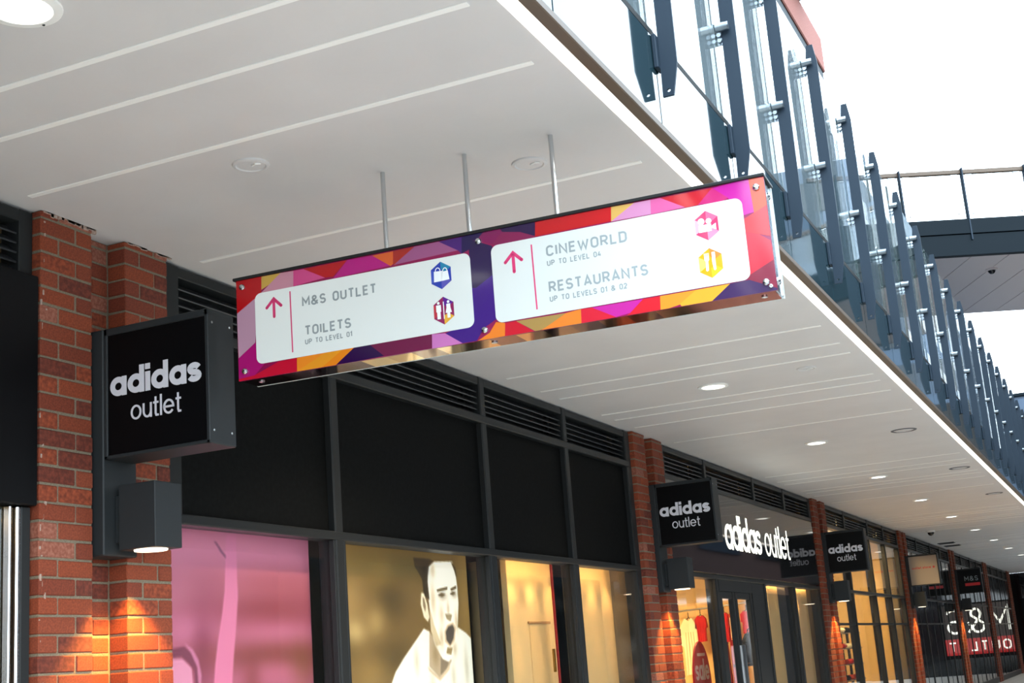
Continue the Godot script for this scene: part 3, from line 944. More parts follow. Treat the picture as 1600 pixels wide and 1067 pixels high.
	sale_board(V(-4.34, -1.25, -19.35), 0.45, 1.40, "red arched sale board at the far end of the glass, beside the third pier")
	# window boards right of the doors
	var k2 := 0
	for q in [[-16.27, -16.89, "cream_board"], [-16.9, -17.62, "shop_grey"], [-17.76, -18.5, "cream_board"]]:
		var o := thing("display_board", ["narrow cream board right of the glass doors", "slate grey board between the two narrow cream boards", "narrow cream board beside the second sale board"][k2], "display board", V(-4.06, -1.25, (q[0] + q[1]) / 2), "boards right of the doors")
		part(o, "board", B(-4.1, -4.06, -1.25, 0.9, q[0], q[1], 0.003), M[q[2]])
		part(o, "foot", B(-4.2, -4.02, -1.25, -1.22, q[0] - 0.02, q[1] + 0.02, 0.003), M.black_frame)
		k2 += 1
	var dl := thing("added_display_light", "added unseen warm strip light above the boards right of the doors", "lamp", V(-3.99, 0.84, -17.4))
	part(dl, "lamp_tube", B(-3.99, -3.96, 0.845, 0.86, -18.5, -16.3), M.shop_glow)
	area(dl, "lamp", V(-3.975, 0.84, -17.4), Vector3(-0.25, -1, 0), 0.03, 2.2, 1.3, "ffcc80")
	for z in [-16.3, -16.7, -17.9, -18.3]:  # unseen spots added to brighten the window boards
		spot(dl, V(-3.972, 0.83, z), Vector3(-0.088, -0.62, -0.1), 12, 8.0, "ffd48c", 0.03, 1.0)
		spot(dl, V(-3.972, 0.83, z), Vector3(-0.088, -1.3, -0.1), 6, 22.0, "ffd48c", 0.03, 1.0)
	var dl2 := thing("added_display_light", "added unseen warm strip light inside the first window, above the sale board", "lamp", V(-4.05, 0.84, -13.3))
	part(dl2, "lamp_tube", B(-4.06, -4.03, 0.845, 0.86, -13.9, -12.7), M.shop_glow)
	area(dl2, "lamp", V(-4.045, 0.84, -13.3), Vector3(-0.3, -1, -0.3), 0.03, 1.2, 1.2, "ffcc80")  # unseen lamp added to brighten the red sale board
	# third front: pale counters, racks and hangings in a tall lit room
	var ct := thing("shop_counter", "pale counter with a steel edge inside the tall lit window", "counter", V(-5.7, -1.25, -21.4))
	part(ct, "body", B(-6.0, -5.4, -1.25, -0.1, -22.0, -20.8, 0.01), M.shop_grey)
	part(ct, "top", B(-6.03, -5.37, -0.1, -0.06, -22.03, -20.77, 0.008), M.brushed)
	for i in 3:
		var z: float = -21.2 - i * 1.35
		var pn := thing("display_sheet", ["tall cream hanging panel nearest in the tall lit window", "middle cream hanging panel with a thin red edge in the tall lit window", "farthest cream hanging panel in the tall lit window"][i], "display sheet", V(-4.9, -1.25, z), "hanging sheets in the tall window")
		part(pn, "sheet", B(-4.93, -4.9, -1.1, 1.6, z - 0.32, z + 0.32, 0.003), M.cream_board)
		part(pn, "red_edge", B(-4.899, -4.893, 0.2, 0.23, z - 0.32, z + 0.32), M.sale_red)
		part(pn, "foot", B(-5.05, -4.75, -1.25, -1.1, z - 0.32, z + 0.32, 0.004), M.shop_grey)
	for i in 3:
		var z: float = -21.9 - i * 0.5
		var mq := thing("shoe_rack", ["slim rack of bright shoes nearest in the tall lit window", "middle slim rack of bright shoes in the tall lit window", "farthest slim rack of bright shoes in the tall lit window"][i], "rack", V(-4.35, -1.25, z), "shoe racks in the tall window")
		part(mq, "upright", B(-4.37, -4.33, -1.25, 0.3, z - 0.02, z + 0.02, 0.003), M.black_frame)
		for j in 6:
			part(mq, "shelf", B(-4.45, -4.25, -1.0 + j * 0.24, -0.985 + j * 0.24, z - 0.14, z + 0.14), M.brushed)
			part(mq, "shoe", MB.new().box(V(-4.42, -0.985 + j * 0.24, z - 0.1), V(-4.28, -0.91 + j * 0.24, z + 0.1), 0.03), [M.sale_red, M.cream_cloth, M.black_panel, M.orange_cloth][(i + j) % 4])

func garment(x0: float, x1: float, top: float, bottom: float, cloth: String, label: String, cat: String, striped := false) -> void:
	var o := thing("hanging_" + cat, label, cat, V((x0 + x1) / 2, bottom, -16.95), "clothes on the rail behind the doors")
	var w := x1 - x0
	var mid := (x0 + x1) / 2
	var at := V(mid, bottom, -16.98)
	var h := top - bottom
	var pts := PackedVector2Array([Vector2(-w * 0.36, 0), Vector2(w * 0.34, 0.01), Vector2(w * 0.36, h * 0.5), Vector2(w * 0.5, h * 0.55), Vector2(w * 0.46, h * 0.86), Vector2(w * 0.2, h), Vector2(0, h * 0.95), Vector2(-w * 0.2, h), Vector2(-w * 0.48, h * 0.86), Vector2(-w * 0.5, h * 0.52), Vector2(-w * 0.36, h * 0.5)])
	if cat == "trousers":
		pts = PackedVector2Array([Vector2(-w * 0.5, 0), Vector2(-w * 0.06, 0), Vector2(0, h * 0.6), Vector2(w * 0.06, 0), Vector2(w * 0.5, 0), Vector2(w * 0.4, h), Vector2(-w * 0.4, h)])
	part(o, "cloth", MB.new().slab(pts, at, Vector3.RIGHT, Vector3.UP, 0.06), M[cloth])
	if cat != "trousers":
		var folds := MB.new()
		for i in 4:
			var x := -w * 0.28 + i * w * 0.18
			folds.rod(at + Vector3(x, 0.01, 0.06), at + Vector3(x * 0.8, h * 0.75, 0.058), w * 0.05, 8)
		part(o, "fold", folds, M[cloth])
		part(o, "hanger", MB.new().tube([at + Vector3(-w * 0.3, h * 0.9, 0.03), at + Vector3(0, h + 0.01, 0.03), at + Vector3(w * 0.3, h * 0.9, 0.03), at + Vector3(0, h + 0.01, 0.03), at + Vector3(0, h + 0.07, 0.03)], 0.005, 6), M.black_frame)
	if striped:
		var s := MB.new()
		for i in 3:
			s.box(at + Vector3(-w * 0.3 + i * w * 0.2, 0.01, 0.064), at + Vector3(-w * 0.24 + i * w * 0.2, h * 0.8, 0.068))
		part(o, "stripes", s, M.cream_cloth)

func sale_board(at: Vector3, half: float, h: float, label: String) -> void:
	var o := thing("sale_board", label, "sale sign", at, "red sale boards")
	var pts := PackedVector2Array([Vector2(-half, 0), Vector2(half, 0)])
	pts.append_array(arc(0, h - half * 1.5, half, half * 1.5, 0, 180, 14))
	var ux := Vector3(0, 0, -1)
	part(o, "board", MB.new().slab(pts, at, ux, Vector3.UP, 0.02), M.sale_red)
	var l := MB.new()
	word(l, "sale", -half * 0.8, half * 0.75, h - half * 1.3, half * 0.5, half * 0.11, at + Vector3(0.021, 0, 0), ux, Vector3.UP, 0.003, true, 0.2)
	part(o, "lettering", l, M.pale_print)
	var s := MB.new()
	for i in 7:
		s.box(at + Vector3(0.021, h - half * 0.5, half * 0.42 - i * half * 0.13 - half * 0.09), at + Vector3(0.024, h - half * 0.4, half * 0.42 - i * half * 0.13))
	part(o, "small_print", s, M.pale_print)
	part(o, "foot", MB.new().box(at + Vector3(-0.12, 0, -half), at + Vector3(0.12, 0.02, half), 0.004), M.black_frame)

# ---------------------------------------------------------------- the darker shops at the far end
func build_far_shops() -> void:
	var e := setting("wall_far")
	part(e, "end_front", B(-9.2, 1.2, -1.25, CEIL, -50.4, -50.05), M.gloss_black)
	part(setting("wall_street_end"), "end_block", B(1.25, 12, -1.25, 8.3, -52.4, -51.1), M.dark_wall)
	part(setting("wall_far_shops"), "far_back", B(-5.6, -5.5, -1.25, 1.98, -50, -26.7), M.dark_wall)
	part(setting("wall_pilaster"), "pale_pilaster", B(-4.4, -4.15, -1.25, 1.98, -27.5, -27.0), M.cream)
	var l := thing("shop_ceiling_light", "cold ceiling light panel in the dark shop beyond the white projecting sign", "lamp", V(-4.7, 1.85, -30))
	part(l, "lamp_panel", B(-5.0, -4.4, 1.85, 1.88, -32.5, -27.5), M.lamp_white)
	area(l, "lamp", V(-4.7, 1.84, -30), Vector3.DOWN, 0.6, 5.0, 2.2, "fff4e0")
	part(setting("trim_4"), "pale_bulkhead", B(-5.4, -4.1, 1.35, 1.7, -38, -27.3), M.render_white)
	# a lit shop sign on the corridor's end wall, just outside the frame: the far shop glass mirrors it
	var t := thing("shop_sign", "lit M&S outlet sign on the end wall, seen mirrored in the far glass", "sign", V(-2.6, -0.6, -50.05))
	part(t, "sign_board", B(-3.75, -1.3, -0.7, 1.15, -50.045, -50.02, 0.004), M.black_face)
	var at := V(0, 0, -50.02)
	var w := MB.new()
	word(w, "M&S", -3.62, -1.55, 0.12, 0.85, 0.075, at, Vector3.RIGHT, Vector3.UP, 0.03, false, 0.2)
	part(t, "lit_letters", w, M.letter_glow)
	part(t, "lit_red_band", B(-3.66, -1.42, -0.58, -0.04, -50.02, -50.0, 0.003), M.red_glow)
	var s := MB.new()
	word(s, "OUTLET", -3.56, -1.52, -0.47, 0.33, 0.05, V(0, 0, -50.0), Vector3.RIGHT, Vector3.UP, 0.01, false, 0.25)
	part(t, "lit_band_letters", s, M.letter_glow)
	area(t, "sign_lamp", V(-2.55, 0.3, -49.95), Vector3(0, 0, 1), 2.2, 1.6, 0.08, "fff0ea")
	var dd := thing("shop_clothes_bust", "pale draped dress form in the dark window beyond the white sign", "dress form", V(-4.3, -1.25, -30.2))
	part(dd, "dress", MB.new().lathe([Vector2(0, 0.0), Vector2(0.3, 0.02), Vector2(0.24, 0.6), Vector2(0.13, 1.0), Vector2(0.2, 1.3), Vector2(0.17, 1.45), Vector2(0.06, 1.52), Vector2(0.05, 1.62), Vector2(0, 1.63)], V(-4.3, -1.25, -30.2), Vector3.UP, 20), M.cream_cloth)
	part(dd, "base", MB.new().lathe([Vector2(0.26, 0), Vector2(0.26, 0.02), Vector2(0, 0.03)], V(-4.3, -1.25, -30.2), Vector3.UP, 20), M.brushed)

# ---------------------------------------------------------------- projecting shop signs and the lamps below them
func build_wall_signs() -> void:
	var lab := [
		"big black projecting sign reading adidas outlet on the nearest brick pier",
		"black projecting sign reading adidas outlet on the second pier, left of the lit white letters",
		"third black projecting sign reading adidas outlet, right of the lit white letters",
		"white projecting sign with one line of small red lettering",
		"small black projecting sign with grey M&S letters over a red band"]
	var lamp := ["dark box lamp lighting the nearest brick pier", "dark box lamp on the second pier under the second projecting sign", "dark box lamp on the third pier", "dark box lamp under the white projecting sign", "dark box lamp under the farthest projecting sign"]
	for p in 5:
		var zo := -BAY * p
		var s := thing("projecting_sign", lab[p], "sign", V(-3.83, 0.59, zo - 4.54), "projecting signs on the piers")
		part(s, "spine", B(-3.952, -3.822, 0.59, 1.545, zo - 4.655, zo - 4.445, 0.005), M.grey_case)
		var rim := MB.new()
		var f := zo - 4.45
		rim.box(V(-3.822, 0.985, f - 0.18), V(-3.285, 1.545, f - 0.012), 0.004)
		for q in [[-3.822, -3.805, 0.985, 1.545], [-3.302, -3.285, 0.985, 1.545], [-3.822, -3.285, 0.985, 1.0], [-3.822, -3.285, 1.515, 1.545]]:
			rim.box(V(q[0], q[2], f - 0.02), V(q[1], q[3], f), 0.003)
		part(s, "case", rim, M.grey_case)
		var face := part(s, "face", B(-3.806, -3.301, 0.999, 1.516, f - 0.014, f - 0.008), M.board_white if p == 3 else M.black_face)
		var w := MB.new()
		var at := V(0, 0, f - 0.008)
		if p < 3:
			word(w, "adidas", -3.794, -3.326, 1.247, 0.082, 0.0245, at, Vector3.RIGHT, Vector3.UP, 0.0025, true, 0.06)
			word(w, "outlet", -3.686, -3.430, 1.134, 0.062, 0.0085, at, Vector3.RIGHT, Vector3.UP, 0.0025, true, 0.17)
			part(face, "lettering", w, M.letter_white)
		elif p == 3:
			word(w, "outlet store", -3.76, -3.42, 1.285, 0.03, 0.009, at, Vector3.RIGHT, Vector3.UP, 0.0025, true, 0.2)
			w.lathe([Vector2(0.02, 0), Vector2(0.02, 0.0025), Vector2(0, 0.0025)], V(-3.37, 1.302, f - 0.008), Vector3.BACK, 12)
			part(face, "lettering", w, M.red_print)
		else:
			word(w, "M&S", -3.66, -3.36, 1.26, 0.11, 0.014, at, Vector3.RIGHT, Vector3.UP, 0.0025, false, 0.2)
			part(face, "lettering", w, M.letter_grey)
			part(face, "red_band", B(-3.66, -3.33, 1.15, 1.215, f - 0.008, f - 0.005), M.sale_red)
		for q in [[1.49, 0.15], [1.04, 0.15], [1.49, 0.03], [1.04, 0.03]]:
			if p < 2:
				part(s, "rivet", MB.new().lathe([Vector2(0.006, 0), Vector2(0.005, 0.002), Vector2(0, 0.003)], V(-3.286, q[0], f - q[1]), Vector3.RIGHT, 8), M.brushed)
		var l := thing("wall_lamp", lamp[p], "lamp", V(-3.7, 0.605, zo - 4.585), "box lamps under the projecting signs")
		part(l, "housing", B(-3.79, -3.602, 0.608, 0.878, zo - 4.672, zo - 4.498, 0.003), M.grey_case)
		part(l, "arm", B(-3.822, -3.785, 0.64, 0.84, zo - 4.655, zo - 4.515, 0.003), M.grey_case)
		part(l, "lamp_lens", MB.new().lathe([Vector2(0.0, -0.004), Vector2(0.068, -0.004), Vector2(0.07, 0.002)], V(-3.695, 0.606, zo - 4.585), Vector3.UP, 24), M.lamp_warm)
		spot(l, V(-3.695, 0.598, zo - 4.585), Vector3(-0.08, -1, 0), 46, 6.0, "ffb64e", 0.06, 0.35)
	# raised lit letters on the black fascia
	var t := thing("lit_letters", "raised glowing white letters reading adidas outlet on the glossy fascia", "sign", V(-3.9, 1.1, -15.6))
	var w := MB.new()
	var ux := Vector3(0, 0, -1)
	word(w, "adidas", 14.15, 15.66, 1.095, 0.27, 0.052, V(-3.884, 0, 0), ux, Vector3.UP, 0.004, true, 0.06)
	part(t, "glow_letters", w, M.letter_glow)
	var w2 := MB.new()
	word(w2, "outlet", 15.84, 17.05, 1.095, 0.27, 0.03, V(-3.884, 0, 0), ux, Vector3.UP, 0.004, true, 0.13)
	part(t, "glow_letters", w2, M.letter_glow)
	area(t, "lamp", V(-3.815, 1.27, -15.6), Vector3.RIGHT, 0.3, 3.0, 0.5, "fffff0")

# ---------------------------------------------------------------- things set into the soffit
func build_ceiling_fittings() -> void:
	var k := 0
	for z in [-2.796, -6.4, -9.975, -13.62, -17.17, -20.7, -24.2, -27.8, -31.4, -35.0, -38.6, -42.2, -45.8]:
		var at := V(-2.70, CEIL, z)
		var label := "round recessed ceiling downlight, %s along the row from the nearest at top left" % nth(k)
		if k == 0:
			label = "large round ceiling downlight cut off by the photo's top left corner"
		var o := thing("downlight", label, "lamp", at, "downlights in the white soffit")
		part(o, "trim_ring", MB.new().lathe([Vector2(0.118, 0.0), Vector2(0.116, 0.006), Vector2(0.09, 0.009), Vector2(0.086, -0.002)], at, Vector3.DOWN, 36), M.white_strip)
		part(o, "lamp_lens", MB.new().lathe([Vector2(0.088, 0.002), Vector2(0.08, 0.007), Vector2(0.04, 0.009), Vector2(0, 0.0095)], at, Vector3.DOWN, 32), M.lamp_white)
		if k < 2:
			for a in [0.4, 2.5, 4.6]:
				var sc := MB.new().lathe([Vector2(0.005, 0.006), Vector2(0.004, 0.01), Vector2(0, 0.0105)], at + Vector3(cos(a), 0, sin(a)) * 0.104, Vector3.DOWN, 8)
				part(o, "screw", sc, M.black_frame)
		spot(o, at - Vector3(0, 0.03, 0), Vector3.DOWN, 62, 9.0 if k < 2 else (4.0 if k == 2 else 1.5), "ffe4c0", 0.08, 0.9)
		k += 1
	var spk: Array[String] = ["round white ceiling speaker left of the sign's hanging rods", "round white ceiling speaker beside the rightmost hanging rod", "small round ceiling plate beyond the direction sign, nearer the edge"]
	k = 0
	for q in [[-2.879, -4.203], [-1.968, -4.839], [-1.954, -9.844]]:
		var at := V(q[0], CEIL, q[1])
		var o := thing("ceiling_speaker", spk[k], "speaker", at, "round plates in the soffit")
		part(o, "ring", MB.new().lathe([Vector2(0.073, 0), Vector2(0.071, 0.006), Vector2(0.06, 0.009), Vector2(0.056, 0.004)], at, Vector3.DOWN, 28), M.soffit)
		part(o, "cover", MB.new().lathe([Vector2(0.058, 0.004), Vector2(0.03, 0.005), Vector2(0, 0.005)], at, Vector3.DOWN, 28), M.soffit)
		part(o, "tab", MB.new().tube([at + Vector3(0.005, -0.007, 0.0), at + Vector3(0.03, -0.008, 0.012), at + Vector3(0.045, -0.007, 0.0)], 0.004, 6), M.white_strip)
		k += 1
	k = 0
	for q in [[-1.836, -13.58], [-1.75, -17.3], [-1.7, -21]]:
		var at := V(q[0], CEIL, q[1])
		var o := thing("ceiling_grille", "round grey ceiling vent near the bright edge strip, %s from the sign" % ORD[k], "vent", at, "round vents near the soffit's edge")
		part(o, "ring", MB.new().lathe([Vector2(0.125, 0), Vector2(0.12, 0.006), Vector2(0.1, 0.006), Vector2(0.1, 0)], at, Vector3.DOWN, 24), M.shop_grey)
		for i in 4:
			part(o, "blade", MB.new().lathe([Vector2(0.09 - i * 0.024, 0.002), Vector2(0.082 - i * 0.024, 0.007), Vector2(0.078 - i * 0.024, 0.002)], at, Vector3.DOWN, 20), M.soffit)
		k += 1
	var dome := thing("dome_camera", "small black dome camera on the soffit above the white projecting sign", "camera", V(-3.406, CEIL, -26.85))
	part(dome, "base", MB.new().lathe([Vector2(0.08, 0), Vector2(0.08, 0.03), Vector2(0.06, 0.035)], V(-3.406, CEIL, -26.85), Vector3.DOWN, 16), M.white_strip)
	part(dome, "dome", MB.new().lathe([Vector2(0.062, 0.03), Vector2(0.058, 0.06), Vector2(0.035, 0.088), Vector2(0, 0.098)], V(-3.406, CEIL, -26.85), Vector3.DOWN, 16), M.gloss_black)
	k = 0
	for z in [-30.8, -31.85]:
		var o := thing("slot_vent", "dark slot air vent in the far soffit, %s of the pair" % ["nearer", "farther"][k], "vent", V(-3.62, CEIL, z), "slot vents in the far soffit")
		part(o, "frame", B(-3.79, -3.45, CEIL - 0.012, CEIL, z - 0.16, z + 0.16, 0.003), M.black_frame)
		for i in 3:
			part(o, "fin", B(-3.77, -3.47, CEIL - 0.02, CEIL - 0.01, z - 0.1 + i * 0.09, z - 0.09 + i * 0.09), M.shop_grey)
		k += 1

# ---------------------------------------------------------------- the hanging direction sign
func local_part(parent: Node3D, called: String, mb: MB, m: Material, label := "") -> MeshInstance3D:
	var o := MeshInstance3D.new()
	o.mesh = mb.mesh()
	o.material_override = m
	o.name = called
	parent.add_child(o, true)
	if label:
		o.set_meta("label", label)
	return o

func facets() -> Array:
	return [
["b3101a",[Vector2(-0.003,0.425),Vector2(0.12,0.417),Vector2(0.117,0.348),Vector2(0.085,0.33),Vector2(0,0.281)]],
["c9a24a",[Vector2(0.12,0.417),Vector2(0.209,0.417),Vector2(0.154,0.377),Vector2(0.118,0.362)]],
["c58a9c",[Vector2(0.209,0.417),Vector2(0.269,0.415),Vector2(0.266,0.35),Vector2(0.108,0.344),Vector2(0.154,0.377)]],
["b98fa6",[Vector2(0,0.281),Vector2(0.085,0.33),Vector2(0.099,0.306),Vector2(0.082,0.148),Vector2(0.002,0.095)]],
["a8186e",[Vector2(0.002,0.095),Vector2(0.082,0.148),Vector2(0.186,0.066),Vector2(0.123,0.055),Vector2(0.066,0.006),Vector2(0,0.009)]],
["c01a34",[Vector2(0,0.009),Vector2(0.074,0.014),Vector2(0.186,0.053),Vector2(0.27,0.055),Vector2(0.267,-0.008),Vector2(-0,-0.004)]],
["cf4a86",[Vector2(0.269,0.415),Vector2(0.315,0.414),Vector2(0.411,0.361),Vector2(0.266,0.35)]],
["b81a20",[Vector2(0.315,0.414),Vector2(0.514,0.415),Vector2(0.447,0.358),Vector2(0.411,0.361)]],
["b51a7c",[Vector2(0.514,0.415),Vector2(0.624,0.413),Vector2(0.702,0.358),Vector2(0.447,0.351)]],
["d8602c",[Vector2(0.624,0.413),Vector2(0.716,0.414),Vector2(0.713,0.362),Vector2(0.702,0.356)]],
["a82c22",[Vector2(0.716,0.414),Vector2(0.809,0.415),Vector2(0.722,0.354),Vector2(0.713,0.362)]],
["9a5480",[Vector2(0.809,0.415),Vector2(0.912,0.416),Vector2(0.99,0.366),Vector2(0.716,0.358)]],
["45206e",[Vector2(0.912,0.416),Vector2(1.01,0.417),Vector2(1.005,0.35),Vector2(0.99,0.366)]],
["26164a",[Vector2(1.01,0.417),Vector2(1.1,0.419),Vector2(1.036,0.36),Vector2(1.005,0.35)]],
["7c1c52",[Vector2(1.1,0.419),Vector2(1.245,0.416),Vector2(1.177,0.404),Vector2(1.132,0.365),Vector2(1.052,0.396),Vector2(1.036,0.36)]],
["2a1648",[Vector2(1.036,0.36),Vector2(1.052,0.396),Vector2(1.132,0.357),Vector2(1.14,0.252),Vector2(1.054,0.205),Vector2(1.031,0.209)]],
["3b1a78",[Vector2(1.031,0.209),Vector2(1.054,0.205),Vector2(1.14,0.252),Vector2(1.134,0.074),Vector2(1.075,0.045),Vector2(1.042,0.001),Vector2(0.983,0.001),Vector2(0.914,0.049),Vector2(1.038,0.082)]],
["e07a28",[Vector2(1.096,0.023),Vector2(1.125,0.06),Vector2(1.161,0.05),Vector2(1.157,0.001),Vector2(1.042,-0.002)]],
["e5862a",[Vector2(0.27,0.055),Vector2(0.403,0.058),Vector2(0.268,0.001)]],
["e0922a",[Vector2(0.403,0.058),Vector2(0.474,0.056),Vector2(0.4,0),Vector2(0.267,-0.008),Vector2(0.268,0.001)]],
["e08020",[Vector2(0.474,0.056),Vector2(0.527,0.058),Vector2(0.439,-0.002),Vector2(0.372,-0.005)]],
["2c1440",[Vector2(0.527,0.058),Vector2(0.594,0.057),Vector2(0.653,0.003),Vector2(0.439,-0.002)]],
["6a1840",[Vector2(0.594,0.057),Vector2(0.86,0.055),Vector2(0.856,-0.013),Vector2(0.653,0.003)]],
["c070b0",[Vector2(0.86,0.055),Vector2(0.914,0.051),Vector2(0.983,0.001),Vector2(0.857,-0.001)]],
["7a1866",[Vector2(0.857,-0.001),Vector2(0.983,0.001),Vector2(1.042,0.001),Vector2(0.949,-0.009),Vector2(0.856,-0.013)]],
["c01c2e",[Vector2(1.161,0.05),Vector2(1.205,0.05),Vector2(1.276,-0.003),Vector2(1.156,-0.003)]],
["a08048",[Vector2(1.205,0.05),Vector2(1.403,0.048),Vector2(1.321,0.008),Vector2(1.284,-0.005)]],
["d87a2c",[Vector2(1.403,0.048),Vector2(1.461,0.053),Vector2(1.458,-0.003),Vector2(1.284,-0.006),Vector2(1.321,0.008)]],
["c81e34",[Vector2(1.461,0.053),Vector2(1.504,0.051),Vector2(1.591,0.001),Vector2(1.458,-0.003)]],
["b82490",[Vector2(1.504,0.051),Vector2(1.697,0.05),Vector2(1.644,0.007),Vector2(1.591,0.001)]],
["c81e2e",[Vector2(1.697,0.05),Vector2(1.761,0.05),Vector2(1.757,-0.005),Vector2(1.62,-0.007),Vector2(1.644,0.007)]],
["dd8a2c",[Vector2(1.761,0.05),Vector2(1.893,0.05),Vector2(1.837,0.008),Vector2(1.757,-0.005)]],
["e09a30",[Vector2(1.893,0.05),Vector2(2.016,0.051),Vector2(1.946,0),Vector2(1.836,-0.003),Vector2(1.83,0.009)]],
["3a2450",[Vector2(2.016,0.051),Vector2(2.087,0.053),Vector2(2.182,0.017),Vector2(2.179,-0.001),Vector2(1.946,0)]],
["7c2438",[Vector2(2.074,0.062),Vector2(2.144,0.115),Vector2(2.186,0.114),Vector2(2.18,0.006),Vector2(2.087,0.052)]],
["c02a38",[Vector2(2.089,0.25),Vector2(2.174,0.182),Vector2(2.186,0.114),Vector2(2.082,0.067)]],
["cc3036",[Vector2(2.085,0.273),Vector2(2.152,0.301),Vector2(2.183,0.321),Vector2(2.179,0.196),Vector2(2.094,0.227)]],
["b4208c",[Vector2(1.969,0.41),Vector2(2.116,0.421),Vector2(2.166,0.418),Vector2(2.13,0.294),Vector2(2.086,0.288),Vector2(2.045,0.364)]],
["c84a28",[Vector2(2.124,0.421),Vector2(2.18,0.415),Vector2(2.182,0.314),Vector2(2.13,0.291)]],
["2e1a44",[Vector2(1.162,0.431),Vector2(1.312,0.417),Vector2(1.307,0.363),Vector2(1.249,0.39),Vector2(1.177,0.404)]],
["80204e",[Vector2(1.132,0.365),Vector2(1.177,0.404),Vector2(1.249,0.39),Vector2(1.307,0.359),Vector2(1.148,0.354)]],
["b81c1e",[Vector2(1.312,0.417),Vector2(1.612,0.417),Vector2(1.607,0.363),Vector2(1.307,0.361)]],
["c8a055",[Vector2(1.612,0.417),Vector2(1.7,0.415),Vector2(1.643,0.376),Vector2(1.607,0.362)]],
["c080a8",[Vector2(1.7,0.415),Vector2(1.762,0.414),Vector2(1.759,0.36),Vector2(1.606,0.361)]],
["c85a90",[Vector2(1.762,0.414),Vector2(1.799,0.414),Vector2(1.89,0.361),Vector2(1.759,0.359)]],
["b81e2e",[Vector2(1.799,0.414),Vector2(1.992,0.413),Vector2(1.934,0.36),Vector2(1.89,0.359)]],
["b8286a",[Vector2(1.934,0.36),Vector2(1.992,0.413),Vector2(2.045,0.364),Vector2(2.015,0.355)]]]

func flat(mb: MB, pts: PackedVector2Array, z: float, col := Color.WHITE) -> void:
	mb.col = col
	mb.slab(pts, Vector3(0, 0, z), Vector3.RIGHT, Vector3.UP, 0.0)
	mb.col = Color.WHITE

func hexagon(cx: float, cy: float, r: float) -> PackedVector2Array:
	var p := PackedVector2Array()
	for i in 6:
		p.append(Vector2(cx + r * 0.88 * cos(PI / 2 + TAU * i / 6), cy + r * sin(PI / 2 + TAU * i / 6)))
	return p

func icon_ground(parent: Node3D, cx: float, cy: float, r: float, cols: Array, label: String) -> MeshInstance3D:
	var mb := MB.new()
	var h := hexagon(cx, cy, r)
	flat(mb, h, 0.0020, Color(cols[0]).srgb_to_linear())
	var mid := Vector2(cx, cy)
	for i in range(1, cols.size()):
		var a := h[(i * 2 - 1) % 6]
		var b := h[(i * 2) % 6]
		flat(mb, PackedVector2Array([a, b, mid.lerp(b, 0.45), mid.lerp(a, 0.35)]), 0.0020 + 0.0001 * i, Color(cols[i]).srgb_to_linear())
	return local_part(parent, "icon", mb, M.print, label)

